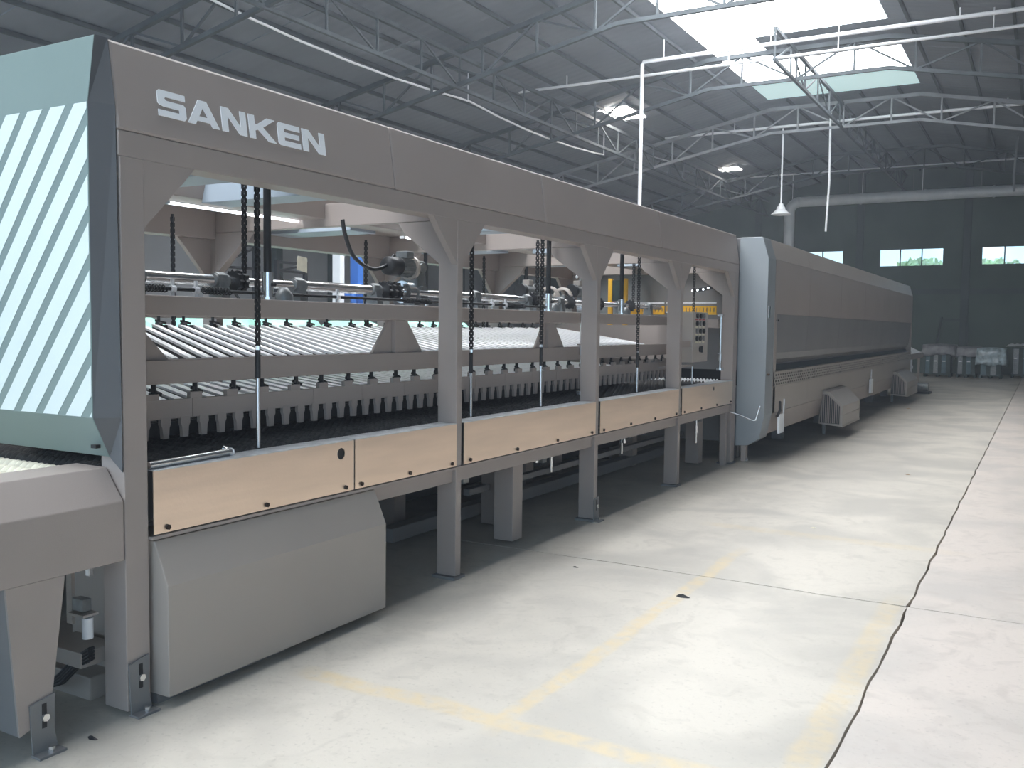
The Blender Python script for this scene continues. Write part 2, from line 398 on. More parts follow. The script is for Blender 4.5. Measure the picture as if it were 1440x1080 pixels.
pipe('drop_pipe', [(-.9,30,7.1),(-.95,30,6.0),(-.93,30,5.55)], .03, TRUSSL, 'grey pipe hanging down across the silver duct at the right edge', 'pipe')
# sagging white cable
cp = [(-10.6+.45*0, 4.0, 6.65)]
cable_pts = []
for i in range(61):
    y = 3.0+i*(23.2-3.0)/60
    s = 0
    for a, b in ((3.0,9.2),(9.2,16.4),(16.4,23.2)):
        if a <= y <= b: t = (y-a)/(b-a); s = .14*4*t*(1-t)
    cable_pts.append((-10.55, y, 6.24-s+.004*math.sin(i*1.7)))
tc = thing('hanging_cable', 'white cable sagging lengthwise under the roof above the lettered cover', 'cable', (-10.55, 13, 6.0))
obj('cable', MB().tube(cable_pts, .022, 6), PIPE, tc)
for y in (16.4, 23.2): obj('hanger', MB().cyl((-10.55, y, 6.24), (-10.55, y, roof_z(-10.55)-.02), .012, n=6), PIPE, tc)
# ceiling lamps
def ceil_lamp(x, y, z, wx, wy, label):
    t = thing('ceiling_lamp', label, 'ceiling lamp', (x, y, z))
    obj('housing', MB().prism([(x-wx/2,z+.03),(x+wx/2,z+.03),(x+wx/2-.05,z+.12),(x-wx/2+.05,z+.12)], 1, y-wy/2, y+wy/2), PIPE, t, .005)
    obj('diffuser', MB().box(x-wx/2+.01, x+wx/2-.01, y-wy/2+.01, y+wy/2-.01, z, z+.03), LAMPM, t)
    for sx in (-1, 1): obj('hanger', MB().cyl((x+sx*wx*.35, y, z+.12), (x+sx*wx*.35, y, roof_z(x+sx*wx*.35)-.02), .008, n=5), PIPE, t)
ceil_lamp(-9.6, 22.0, 6.98, .95, 1.3, 'bright square ceiling lamp under the dark left roof slope')
ceil_lamp(-9.75, 31.3, 6.98, 1.15, .55, 'small bright ceiling lamp farther back, right of the square one')
# bell lamp
t = thing('pendant_lamp', 'white bell-shaped pendant lamp on a long rod before the vertical duct', 'lamp', (-6.28, 25.3, 4.65))
obj('rod', MB().cyl((-6.28,25.3,4.92),(-6.28,25.3,6.93), .022, n=8), PIPE, t)
obj('neck', MB().lathe([(.0,.30),(.06,.29),(.07,.24),(.11,.20),(.12,.14)], c=(-6.28,25.3,4.65)), PIPE, t)
obj('shade', MB().lathe([(.10,.15),(.13,.13),(.19,.07),(.25,.02),(.255,0),(.245,0),(.18,.06),(.10,.13)], c=(-6.28,25.3,4.65), n=24), PIPE, t)
obj('bulb', MB().lathe([(0,-.0),(.05,.02),(.06,.07),(.03,.13)], c=(-6.28,25.3,4.65)), PIPE, t)
# silver duct
t = thing('exhaust_duct', 'silver round duct along the end wall with a vertical leg behind the oven', 'duct', (-4, 36.5, 0))
DZ = 6.45
obj('vertical_duct', MB().cyl((-8.72,36.5,0),(-8.72,36.5,DZ-.38), .20, n=16), DUCTM, t)
obj('elbow', MB().tube([(-8.72+.38-.38*math.cos(a), 36.5, DZ-.38+.38*math.sin(a)) for a in [i*math.pi/16 for i in range(9)]], .20, 16), DUCTM, t)
xx = -8.34
while xx < 9:
    x2 = min(xx+2.2, 9); obj('duct_section', MB().cyl((xx+.01,36.5,DZ),(x2-.01,36.5,DZ), .195 , n=16), DUCTM, t)
    obj('flange', MB().cyl((x2-.03,36.5,DZ),(x2+.03,36.5,DZ), .215, n=16), DUCTM, t)
    obj('hanger', MB().cyl((x2-.4,36.5,DZ+.19),(x2-.4,36.5,roof_z(x2-.4)-.02), .012, n=5), TRUSSL, t); xx = x2
# outside
yd = setting('ground_outside'); yd.name = 'trim_1'
obj('yard', MB().box(-40, 40, YF+1.0, YF+60, -.32, -.02), GRASS, yd)
def tree(x, y, h, r, label):
    t = thing('tree', label, 'tree', (x, y, 0))
    obj('trunk', MB().cyl((x,y,-.02),(x+.1,y,h*.6), .16, .08, n=8), BARK, t)
    mb = MB()
    for i in range(900):
        v = Vector((random.gauss(0,1), random.gauss(0,1), random.gauss(0,1))).normalized()*r*(.55+.45*random.random()**.5)
        v *= 1+.35*noise.noise(v*1.1+Vector((x,0,0)))
        c = Vector((x, y, h*.72))+Vector((v.x, v.y, v.z*.8)); a = Vector((random.gauss(0,1), random.gauss(0,1), random.gauss(0,1))).normalized(); b = a.orthogonal().normalized()
        s = .13+.1*random.random(); mb.add([c-a*s, c+b*s*.6, c+a*s, c-b*s*.6], [(0,1,2,3)])
    o = obj('foliage', mb, LEAF, t); o['kind'] = 'stuff'
tree(-4.9, 44.5, 5.25, 1.25, 'green tree outside the middle window, its crown on the right pane')
tree(-1.9, 45.5, 5.1, 1.3, 'green tree seen through the rightmost end wall window')
tree(-8.6, 44.0, 4.9, 1.1, 'pale green tree outside the window partly hidden by the oven')
tree(1.6, 47.5, 5.6, 1.3, 'second tree outside the rightmost window, farther right')
# ------------------------------------------------------------------ glass tempering line: open cooling frame
X0 = -3.15; XB = -5.40
qf = thing('cooling_frame', 'open grey steel machine frame with white lettering on its long top cover', 'machine', (-4.3, 6.6, 0))
Y0, Y1 = 2.395, 10.83
bend = 2.44
mb = MB().prism([(X0,2.345),(X0-.05,2.695),(X0-.5,2.695),(X0-.5,2.66),(X0-.10,2.66),(X0-.10,2.345)], 1, Y0-.005, 4.165)
fascia = obj('top_cover', mb, PAINT, qf, .012)
for a, b in ((4.168, 5.95), (5.953, 8.3), (8.303, Y1)):
    obj('top_cover', MB().prism([(X0,2.345),(X0-.05,2.695),(X0-.5,2.695),(X0-.5,2.66),(X0-.10,2.66),(X0-.10,2.345)], 1, a, b), PAINT, qf, .012)
# letters, cut from thin film and laid on the sloped cover
def P(u, v):  # u = world y, v = 0..1 height on cover
    z = 2.437+.108*v; x = X0-(z-2.345)*.05/.35
    return (x, u, z)
def letter(y0, y1, polys, ch):
    mb = MB(); wd = y1-y0
    for pl in polys:
        n = len(pl); vs = []
        for off in (.001, .005):
            for (a, b) in pl:
                q = P(y0+a*wd, b); vs.append((q[0]+off, q[1], q[2]+off*.14))
        mb.add(vs, [tuple(range(n))[::-1], tuple(range(n,2*n))]+[(i,(i+1)%n,(i+1)%n+n,i+n) for i in range(n)])
    o = obj('letter', mb, WHITE, fascia); o['label'] = 'white letter ' + ch; return o
T = .24
Sp = [[(.08,1),(1,1),(1,1-T),(.30,1-T),(.24,.70),(0,.70),(0,.9)], [(0,.70),(.24,.70),(.32,.62),(.92,.62),(1,.52),(1,.38),(.20,.38),(.05,.43),(0,.50)],
      [(.76,.38),(1,.38),(1,.10),(.92,0),(.76,.08)], [(0,0),(.92,0),(.76,.08),(.76,T),(0,T)]]
Ap = [[(0,0),(.37,1),(.50,1),(.50,.72),(.23,0)], [(.50,1),(.63,1),(1,0),(.77,0),(.50,.72)], [(.29,.16),(.71,.16),(.64,.35),(.36,.35)]]
Np = [[(0,0),(0,1),(.24,1),(.24,0)], [(.76,0),(.76,1),(1,1),(1,0)], [(.24,1),(.30,1),(.76,.32),(.76,0),(.70,0),(.24,.68)]]
Kp = [[(0,0),(0,1),(.22,1),(.22,0)], [(.22,.36),(.22,.64),(.30,.64),(.68,1),(1,1),(.52,.56),(1,0),(.70,0),(.34,.42)]]
Ep = [[(.08,0),(0,.1),(0,.9),(.08,1),(.28,1-T),(.28,T)], [(.08,1),(1,1),(1,1-T),(.28,1-T)], [(.28,.39),(.28,.61),(.95,.61),(.95,.39)], [(.08,0),(.28,T),(1,T),(1,0)]]
for (a, b, pl, ch) in ((2.593,2.735,Sp,'S'),(2.742,2.915,Ap,'A'),(2.931,3.076,Np,'N'),(3.092,3.262,Kp,'K'),(3.275,3.425,Ep,'E'),(3.442,3.603,Np,'N')):
    letter(a, b, pl, ch)
obj('header_beam', MB().box(X0-.005, X0-.14, Y0, Y1, 2.245, 2.344), PAINT, qf, .004)
obj('header_beam', MB().box(XB, XB+.14, Y0, Y1, 2.20, 2.40), PAINT, qf, .004)
obj('rear_cover', MB().prism([(XB-.02,2.40),(XB+.5,2.40),(XB+.5,2.66),(XB+.03,2.66)], 1, Y0, Y1), PAINT, qf, .005)
obj('centre_beam', MB().box(-4.42, -4.22, Y0, Y1, 2.30, 2.46), PAINT, qf, .004)
posts = [(2.40,2.512),(4.80,4.862),(6.86,6.925),(8.84,8.91),(10.67,10.82)]
for i, (a, b) in enumerate(posts):
    d = .145
    obj('post', MB().box(X0-.004, X0-d, a, b, 0.02, 2.245), PAINT, qf, .004)
    obj('post', MB().box(XB, XB+d, a, b, 0.02, 2.22), PAINT, qf, .004)
    # gusset plates in the front plane
    m1 = MB()
    if i < 4: m1.prism([(b-.002,2.246),(b+.26,2.246),(b+.20,2.18),(b-.002,1.97)], 0, X0-.006, X0-.05)
    if i > 0:
        if m1.v: obj('gusset', m1, PAINT, qf, .003); m1 = MB()
        m1.prism([(a+.002,2.246),(a-.26,2.246),(a-.20,2.18),(a+.002,1.97)], 0, X0-.006, X0-.05)
    obj('gusset', m1, PAINT, qf, .003)
    m2 = MB()
    if i < 4: m2.prism([(b-.002,2.20),(b+.3,2.20),(b+.22,2.12),(b-.002,1.88)], 0, XB+.05, XB+.09)
    if i > 0:
        if m2.v: obj('gusset', m2, PAINT, qf, .003); m2 = MB()
        m2.prism([(a+.002,2.20),(a-.3,2.20),(a-.22,2.12),(a+.002,1.88)], 0, XB+.05, XB+.09)
    obj('gusset', m2, PAINT, qf, .003)
    # haunch towards the inside, and cross beam
    obj('haunch', MB().prism([(X0-d+.002,2.245),(X0-d-.32,2.245),(X0-d-.26,2.17),(X0-d+.002,1.98)], 1, a+.002, b-.002), PAINT, qf, .003)
    obj('haunch', MB().prism([(XB+d-.002,2.245),(XB+d+.32,2.245),(XB+d+.26,2.17),(XB+d-.002,1.95)], 1, a+.002, b-.002), PAINT, qf, .003)
    obj('cross_beam', MB().box(X0-.142, XB+.142, a+.001, b-.001, 2.247, 2.40), PAINT, qf, .004)
    if i: obj('base_plate', MB().box(X0-.16, X0+.01, a-.03, b+.03, 0, .018), PAINTD, qf)
for y in (3.05, 3.75, 5.75, 7.7, 9.7):
    obj('cross_beam', MB().prism([(y,2.28),(y+.22,2.28),(y+.22,2.44),(y+.04,2.44)], 0, X0-.142, -4.22), PAINTB, qf, .003)
for y in (3.4, 5.3, 7.3, 9.3):
    obj('cross_beam', MB().prism([(y,2.28),(y+.3,2.28),(y+.3,2.44),(y+.05,2.44)], 0, -4.42, XB+.142), PAINTB, qf, .003)
# lower side rails and added shade skirt, inner legs
obj('side_rail', MB().box(X0-.03, X0-.12, 2.515, 10.66, .615, .70), PAINT, qf, .004)
obj('side_rail', MB().box(XB+.03, XB+.12, 2.515, 10.66, .60, .95), PAINT, qf, .004)
obj('ledge', MB().box(X0+.012, X0-.10, 2.516, 10.66, .702, .716), PAINT, qf, .002)
obj('shade_skirt', MB().box(XB+.005, XB+.02, 2.52, 10.66, .0, .60), DARK, qf)  # added to darken the space under the machine
obj('sill_beam', MB().box(-3.95, -4.07, 5.2, 10.7, .05, .15), PAINTD, qf, .004)
obj('sill_beam', MB().box(-3.75, -3.81, 5.9, 10.7, .30, .35), PAINTD, qf, .004)
for (x, y) in ((-3.33,5.83),(-3.7,6.25),(-4.3,5.7),(-4.2,7.6),(-4.4,8.6),(-4.0,9.7),(-3.45,10.35)):
    obj('inner_leg', MB().box(x-.13, x+.03, y-.055, y+.09, .03, .66), PAINT, qf, .004)
for y in (3.2, 4.2, 5.4, 6.4, 7.5, 8.4, 9.5, 10.4):
    obj('cross_member', MB().box(X0-.12, XB+.12, y-.04, y+.04, .61, .68), PAINTD, qf)
for (x, y, z0, z1) in ((-3.45,5.25,.56,.63),(-3.42,6.35,.53,.64),(-3.42,7.2,.30,.68),(-3.6,6.95,.36,.66),(-3.42,8.1,.50,.66),(-3.55,8.35,.36,.66),(-3.42,9.25,.22,.66),(-3.5,9.75,.4,.66),(-3.42,10.2,.28,.64)):
    obj('adjusting_rod', MB().cyl((x,y,z0),(x,y,z1), .012, n=8).cyl((x,y,z0+.12 if z1-z0>.2 else z0),(x,y,z0+.2 if z1-z0>.2 else z0+.03), .02, n=6), CHROME, qf)
    obj('bracket', MB().box(x-.06, x+.03, y+.05, y+.12, z1-.12, z1-.02), BRUSH, qf, .003)
# adjustable foot on the first post
def foot(x, y, z0, h, parent):
    f = obj('foot_plate', MB().prism([(y-.045,z0+.006),(y+.055,z0+.006),(y+.04,z0+h*.35),(y+.045,z0+h),(y-.055,z0+h-.02),(y-.05,z0+h*.35)], 0, x, x+.008).box(x, x+.055, y-.05, y+.058, z0, z0+.010), PAINTD, parent, .001)
    obj('slot', MB().box(x+.008, x+.0095, y-.009, y+.009, z0+h*.45, z0+h*.88), BLACKP, f)
    obj('bolt', MB().cyl((x+.0096,y,z0+h*.64),(x+.022,y,z0+h*.64), .015, n=6, smooth=False), CHROME, f)
    obj('anchor_bolt', MB().cyl((x+.032,y+.01,z0+.0105),(x+.032,y+.01,z0+.03), .013, n=6, smooth=False), CHROME, f)
foot(X0, 2.455, 0, .235, qf)
foot(X0, 6.89, 0, .20, qf)
# stainless trim panels
PZ0, PZ1 = .722, .985
pans = [(2.53,3.802),(3.812,4.79),(4.875,6.85),(6.94,8.825),(8.925,10.655)]
desc = ['nearest stainless side panel with the large round hole, above the sloped cabinet', 'second stainless side panel from the left, ending at the second post', 'stainless side panel between the second and third posts', 'stainless side panel between the third and fourth posts', 'farthest stainless side panel next to the long closed oven']
def plate_hole(mb, y0, y1, z0, z1, x, t, hy, hz, r):
    n = 24; cir = [(hy+r*math.cos(2*math.pi*i/n+math.pi/4), hz+r*math.sin(2*math.pi*i/n+math.pi/4)) for i in range(n)]
    def edge(i):
        a = 2*math.pi*i/n+math.pi/4; c, s = math.cos(a), math.sin(a)
        k = min(((y1-hy) if c > 0 else (hy-y0))/max(abs(c),1e-6), ((z1-hz) if s > 0 else (hz-z0))/max(abs(s),1e-6))
        return (hy+c*k, hz+s*k)
    cor = [(y1,z1),(y0,z1),(y0,z0),(y1,z0)]
    ca = [math.atan2(q[1]-hz, q[0]-hy) % (2*math.pi) for q in cor]
    for i in range(n):
        j = (i+1) % n; a0 = (2*math.pi*i/n+math.pi/4) % (2*math.pi); a1 = a0+2*math.pi/n
        mid = [cor[k] for k in range(4) if a0 < ca[k] < a1 or a0 < ca[k]+2*math.pi < a1]
        pl = [cir[i], edge(i)]+mid+[edge(j), cir[j]]
        mb.prism(pl, 0, x, x-t)
for i, (a, b) in enumerate(pans):
    pn = thing('side_panel', desc[i], 'panel', (X0, (a+b)/2, PZ0))
    mb = MB()
    hole = {0:(3.70,.925,.030), 4:(9.95,.93,.026)}.get(i)
    if hole:
        plate_hole(mb, a, b, PZ0, PZ1, X0+.006, .004, *hole)
        obj('hole_backing', MB().cyl((X0-.004,hole[0],hole[1]),(X0-.001,hole[0],hole[1]), hole[2]*1.1, n=20), BLACKP, pn)
    else: mb.box(X0+.006, X0+.002, a, b, PZ0, PZ1)
    obj('face_sheet', mb, STEEL, pn)
    obj('top_flange', MB().box(X0+.006, X0-.13, a+.002, b-.002, PZ1+.0005, PZ1+.004), STEELT, pn)
    n = 4 if b-a > 1.5 else 3
    for k in range(n):
        y = a+(b-a)*(k+.12)/(n-.76+.0) if n > 1 else a
        obj('bolt', MB().cyl((X0+.0062,y,PZ0+.022),(X0+.016,y,PZ0+.022), .012, n=6, smooth=False), RUST, pn)
# loose rod lying on the first panel's flange
t = thing('metal_rod', 'loose bright metal rod with bent end lying on the nearest side panel', 'rod', (X0-.06, 2.7, PZ1+.004))
obj('rod', MB().tube([(X0-.03,2.535,PZ1+.022),(X0-.055,2.8,PZ1+.022),(X0-.075,3.02,PZ1+.022)], .016, 10), CHROME, t)
obj('hook_end', MB().tube([(X0-.075,3.022,PZ1+.022),(X0-.10,3.04,PZ1+.022),(X0-.125,3.02,PZ1+.03)], .018, 10), CHROME, t)
# ------------------------------------------------------------------ end hood with striped face
eh = thing('end_hood', 'grey end hood facing the camera with diagonal white stripes', 'machine cover', (-4.3, 2.35, 1.06))
XE = -3.205
prof = [(2.30,1.22),(2.30,2.437),(2.332,2.70),(2.385,2.70),(2.385,1.06)]
obj('shell', MB().prism([(2.30,1.22),(2.30,2.437),(2.332,2.695),(2.388,2.695),(2.388,1.06),(2.372,1.06)], 0, XE, XB-.05), STRIPED, eh, .004)
# corner strip, chamfered between hood face and machine front
cs = MB()
F0 = [(XE,2.301),(X0,2.387)]
def strip(lo, hi):
    q = [lo[0], lo[1], hi[1], hi[0]]; vs = [(p[0]+.002,p[1],p[2]) for p in q]+[(p[0]-.02,p[1]+.02,p[2]) for p in q]
    cs.add(vs, [(0,1,2,3),(4,5,6,7)[::-1]]+[(i,(i+1)%4,(i+1)%4+4,i+4) for i in range(4)])
strip(((XE,2.301,1.22),(X0,2.388,1.22)), ((XE,2.301,2.437),(X0-.012,2.388,2.437)))
strip(((XE,2.301,2.4372),(X0-.012,2.388,2.4372)), ((XE,2.333,2.695),(X0-.05,2.386,2.695)))
strip(((XE,2.372,1.06),(X0,2.388,1.0)), ((XE,2.301,1.2198),(X0,2.388,1.2198)))
obj('corner_strip', cs, PAINTC, eh)
obj('latch', MB().box(-3.245, -3.215, 2.318, 2.34, 1.098, 1.112), BLACK, eh)
# diagonal stripes (white film), clipped to the field z 1.22..2.437
za, zb = 1.223, 2.435; xa, xb = XB-.05, XE-.004
def clip(poly, f):
    out = []
    for i in range(len(poly)):
        p, q = poly[i], poly[(i+1)%len(poly)]; fp, fq = f(p), f(q)
        if fp >= 0: out.append(p)
        if fp*fq < 0:
            s = fp/(fp-fq); out.append((p[0]+(q[0]-p[0])*s, p[1]+(q[1]-p[1])*s))
    return out
per, wd, slope = .147, .095, .80     # period along x, width, dx per dz
i = 0
for k in range(40):
    x1 = xb+.02+per*8-k*per
    pl = [(x1-slope*(zb-za)-wd, za), (x1-slope*(zb-za), za), (x1, zb), (x1-wd, zb)]
    pl = clip(clip(pl, lambda p: xb-p[0]), lambda p: p[0]-xa)
    if len(pl) >= 3: obj('stripe', MB().prism(pl, 1, 2.2985, 2.2998), STRIPEM, eh)
# ------------------------------------------------------------------ cabinet below the first panel
cb = thing('cullet_cabinet', 'grey sloped-top metal cabinet hanging low under the nearest side panel', 'cabinet', (-3.3, 3.25, 0))
XC = -3.07
for (a, b) in ((2.535, 3.985),):
    obj('body', MB().prism([(XC,.05),(XC,.515),(X0+.0,.695),(-3.7,.695),(-3.7,.05)], 1, a, b), PAINTL, cb, .004)
obj('base', MB().box(-3.16, -3.7, 2.55, 3.3, 0, .048), PAINTD, cb)
# ------------------------------------------------------------------ infeed conveyor
ic = thing('infeed_conveyor', 'infeed roller conveyor with tapered leg at the bottom left corner', 'conveyor', (-4.2, 1.3, 0))
obj('side_cover', MB().prism([(X0,.645),(X0,.884),(-3.252,1.012),(-3.44,1.014),(-3.44,1.004),(-3.26,1.0),(-3.20,.88),(-3.20,.645)], 1, .3, 2.392), PAINT, ic, .004)
obj('side_cover', MB().prism([(XB,.645),(XB,1.0),(XB+.3,1.03),(XB+.3,.645)], 1, .3, 2.39), PAINT, ic, .004)
obj('end_beam', MB().box(-3.21, XB+.31, 2.0, 2.1, .66, .78), PAINTD, ic)
obj('under_tray', MB().box(-3.21, XB+.31, .3, 2.38, .79, .82), DARK, ic)
def leg(y):
    l = obj('leg', MB().prism([(y-.125,.644),(y+.105,.644),(y+.035,.13),(y-.085,.09)], 0, X0-.004, X0-.015), PAINT, ic)
    obj('web', MB().prism([(y-.125,.644),(y-.118,.644),(y-.078,.09),(y-.085,.09)], 0, X0-.0155, X0-.30), PAINTD, l)
    foot(X0-.002, y+.005, 0, .215, l)
leg(2.03); leg(.75)
obj('inner_leg', MB().box(-3.75, -3.85, 1.7, 1.8, 0, .64), PAINT, ic)
# roller prototypes
def roller_mesh(name, m, L, r=.024, amp=.017, pitch=.040):
    mb = MB().lathe([(0,0),(r,0),(r,L),(0,L)], axis=0, n=8, mi=1); h = .012
    while h < L-.04:
        mb.lathe([(r-.002,h),(r+amp,h+pitch*.22),(r+amp,h+pitch*.50),(r-.002,h+pitch*.72)], axis=0, n=10); h += pitch
    return mb
def roller(name, parent, y, z, m, L=1.98, x=-3.32):
    key = m.name
    if key not in ROLL:
        mb = roller_mesh(name, m, L); mb.v = [(v[0]+x-L, v[1]+y, v[2]+z) for v in mb.v]
        ROLL[key] = obj('roller', mb, [m, {'pale rope sleeve':OLIVE,'bright slat paint':CHROME}.get(m.name, BLACK)], parent, at=(x-L/2, y, z)); return ROLL[key]
    return inst(ROLL[key], parent, (x-L/2, y, z))
ROLL = {}
y = .55; k = 0
while y < 2.45:
    roller('roller', ic, y, .962, ROPEL); y += .106
# things seen under the infeed
t = thing('cable_bundle', 'bundle of black cables on the floor beside the first post', 'cables', (-3.45, 2.35, 0))
for i in range(8):
    a, b = .014*(i % 4), .014*(i//4)
    obj('cable', MB().tube([(-3.31,2.345+b,.27-a),(-3.40,2.34+b,.215-a),(-3.49,2.335+b,.135-a),(-3.57-a,2.33+b,.07-a*.6),(-3.635-a*.6,2.335+b,.04-a*.4+b),(-3.665-a*.3,2.345+b,.07+b),(-3.675-a*.2,2.36+b,.16),(-3.665-a*.2,2.37+b,.24)], .0085, 7), BLACKP, t)
t = thing('floor_duct', 'low pale grey metal box on the floor under the conveyor, behind the cables', 'box', (-3.8, 2.6, 0))
obj('body', MB().box(-3.42, -4.2, 2.42, 3.1, 0.0, .10), PAINTL, t, .006)
obj('upper_box', MB().prism([(-3.35,.18),(-3.62,.18),(-3.62,.245),(-3.35,.245)], 1, 2.33, 2.50), PAINTL, t, .004)
t = thing('valve_bracket', 'hanging bracket with white cylinder under the conveyor, left of the first post', 'bracket', (-3.35, 2.35, .33))
obj('upright', MB().box(-3.40, -3.435, 2.33, 2.345, .36, .66), PAINTL, t)
obj('arm', MB().box(-3.33, -3.40, 2.33, 2.37, .42, .47), BRUSH, t, .002).data
obj('shelf', MB().box(-3.30, -3.40, 2.31, 2.38, .405, .415), PAINTL, t)
obj('nut', MB().box(-3.30, -3.325, 2.34, 2.36, .57, .61), CHROME, t, .002)
obj('cylinder', MB().cyl((-3.315,2.34,.315),(-3.315,2.34,.40), .022, n=16), PIPE, t)
# ------------------------------------------------------------------ roller bed of the cooling section
t = thing('shade_box', 'dark box added for shade low under the open cooling frame', 'duct', (-4.6, 7, 0))  # dark box added so the space under the frame stays dark
obj('duct', MB().box(-4.45, -5.2, 4.1, 10.6, .16, .58), DARK, t, .01); obj('foot', MB().box(-4.5, -5.1, 4.4, 4.5, 0, .16), PAINTD, t); obj('foot', MB().box(-4.5, -5.1, 10.2, 10.3, 0, .16), PAINTD, t)
rb = thing('roller_bed', 'dark rope-wrapped roller bed inside the open cooling frame', 'conveyor', (-4.3, 6.6, .7))
y = 2.535
while y < 10.3:
    roller('roller', rb, y, .955, ROPED); y += .105
while y < 10.8:
    roller('roller', rb, y, .955, ALU); y += .105
obj('belly_tray', MB().box(-3.30, XB+.14, 2.5, 10.6, .72, .74), PAINTD, rb)
obj('end_rail', MB().box(-3.28, -3.31, 2.5, 10.6, .76, .965), PAINTD, rb)
for (y, z) in ((5.0,1),):
    pass
# ------------------------------------------------------------------ upper blast head
bh = thing('blast_head', 'raised air quench head of grey beams and white slanted slats', 'machine', (-4.2, 6.2, 1.06))
HF, HB = -3.50, -5.12
HY0, HY1 = 2.62, 9.90
for x in (HF, HB+.10):
    obj('upper_beam', MB().box(x, x-.10, HY0, HY1, 1.625, 1.720), PAINT, bh, .007)
    obj('lower_beam', MB().box(x, x-.10, HY0, HY1 if x == HF else HY1, 1.312, 1.422), PAINT, bh, .004)
segs = [(2.62,3.02),(3.022,3.42),(3.424,3.86)]
y = 2.62
while y < 9.6:
    y2 = min(y+.42, 9.62); obj('nozzle_plate', MB().box(HF+.005, HF-.03, y+.0015, y2-.0015, 1.150, 1.238), PAINT, bh); y = y2
def post_g(yc, w, fl, fr, z0=1.4222, z1=1.6248):
    obj('stub_post', MB().box(HF-.006, HF-.09, yc-w, yc+w, z0, z1), PAINT, bh, .003)
    m = MB()
    if fl: m.prism([(yc-w-.002,z0),(yc-w-.002,z1),(yc-w-.03,z1),(yc-w-fl,z0+.006),(yc-w-fl,z0)], 0, HF-.03, HF-.05)
    if m.v and fr: obj('gusset', m, PAINT, bh, .002); m = MB()
    if fr: m.prism([(yc+w+.002,z0),(yc+w+.002,z1),(yc+w+.03,z1),(yc+w+fr,z0+.006),(yc+w+fr,z0)], 0, HF-.03, HF-.05)
    if m.v: obj('gusset', m, PAINT, bh, .002)
post_g(2.66, .04, 0, .23); post_g(4.70, .065, .19, .19); post_g(6.75, .065, .17, .20); post_g(9.80, .09, .0, 0)
obj('head_end_plate', MB().box(HF, HB, 9.80, 9.90, 1.24, 1.62), PAINT, bh)
obj('head_end_plate', MB().box(HF-.11, HB, 2.56, 2.60, 1.60, 1.72), PAINT, bh)
# slats: upper and lower rows, slanted backwards
def slat(z, y, sd, hw):
    p = Vector((HF-.11, y, z)); L = 1.40
    mb = MB(); u = Vector((0, hw, 0)); v = Vector((0, 0, .014))
    q = p+sd*L
    vs = [p-u, p+u, p+u+v, p-u+v, q-u, q+u, q+u+v, q-u+v]
    fs = [(0,1,2,3),(4,5,6,7)[::-1],(0,1,5,4),(1,2,6,5),(2,3,7,6),(3,0,4,7)]
    mb.add(vs, fs)
    w = Vector((0,0,.05)); u = u*.92; vs = [p-u-w, p+u-w, p+u, p-u, q-u-w, q+u-w, q+u, q-u]
    mb.add([a-Vector((0,0,.0005)) for a in vs], fs, 1)  # black underside added so the gaps between slats look shaded
    return mb
for z, ya, sd, hw in ((1.412, 2.62, Vector((-1,.50,.112)), .020), (1.168, 2.40, Vector((-1,.57,.005)), .030)):
    first = None; y = ya
    while y < 9.05:
        if first is None: first = obj('slat', slat(z, y, sd, hw), [ALU, BLACK], bh, at=(HF-.11, y, z))
        else: inst(first, bh, (HF-.11, y, z))
        y += .105 if z > 1.3 else .112
obj('dark_tray', MB().add([(HF-.11,2.4,1.13),(HF-.11,9.2,1.13),(HF-1.5,9.75,1.13),(HF-1.5,3.13,1.13)], [(0,1,2,3)]), BLACK, bh)  # black sheet added to darken the gaps between the lower slats
# teeth of the nozzle plate
def tooth():
    mb = MB().prism([(-.026,0),(.026,0),(.028,-.032),(.020,-.048),(.016,-.098),(-.016,-.098),(-.020,-.048),(-.028,-.032)], 0, 0, .02)
    mb.v = [(v[0]+HF-.012, v[1]+2.66, v[2]+1.158) for v in mb.v]; return mb
f0 = obj('nozzle_tooth', tooth(), PAINT, bh, at=(HF-.012, 2.66, 1.158)); y = 2.772
while y < 9.6: inst(f0, bh, (HF-.012, y, 1.158)); y += .112
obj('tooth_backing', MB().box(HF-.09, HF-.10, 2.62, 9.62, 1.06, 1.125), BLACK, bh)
# clip hooks on the plate (with small tabs)
def hook(x, y, z):
    mb = MB().box(x, x-.025, y-.030, y+.030, z-.004, z+.034).cyl((x-.03,y-.035,z+.04),(x-.03,y-.035,z+.10), .010, n=6).bar((x-.03,y-.06,z+.06),(x-.03,y+.02,z+.045), .014).cyl((x-.03,y-.05,z+.035),(x-.03,y-.02,z+.035), .020, n=8)
    return mb
h0 = obj('tab', MB().box(HF+.004, HF-.02, 2.78, 2.85, 1.2385, 1.268), PAINT, bh, at=(HF, 2.81, 1.2385)); ys = [3.06,3.30,3.52,3.75,3.95,4.22]
h1 = obj('clip_hook', MB().cyl((HF-.045,2.86,1.24),(HF-.045,2.86,1.315), .012, n=6).bar((HF-.045,2.84,1.285),(HF-.045,2.90,1.262), .016).cyl((HF-.045,2.86,1.245),(HF-.045,2.86,1.27), .022, n=8), BLACK, bh, at=(HF-.045, 2.86, 1.24))
y = 3.06; k = 0
while y < 9.5:
    inst(h0, bh, (HF, y, 1.2385)); inst(h1, bh, (HF-.045, y+.05+(.01 if k % 2 else -.01), 1.24)); y += (.225, .215, .235)[k % 3]; k += 1
b0 = obj('clip_hook', hook(-4.95, 4.10, 1.545), BLACK, bh, at=(-4.95, 4.10, 1.545)); y = 4.30; k = 0
obj('rear_rail', MB().box(-4.96, -5.0, 3.2, 9.75, 1.50, 1.545), BLACK, bh)
while y < 9.7: inst(b0, bh, (-4.95, y, 1.545)); y += (.25,.2,.3,.22)[k % 4]; k += 1
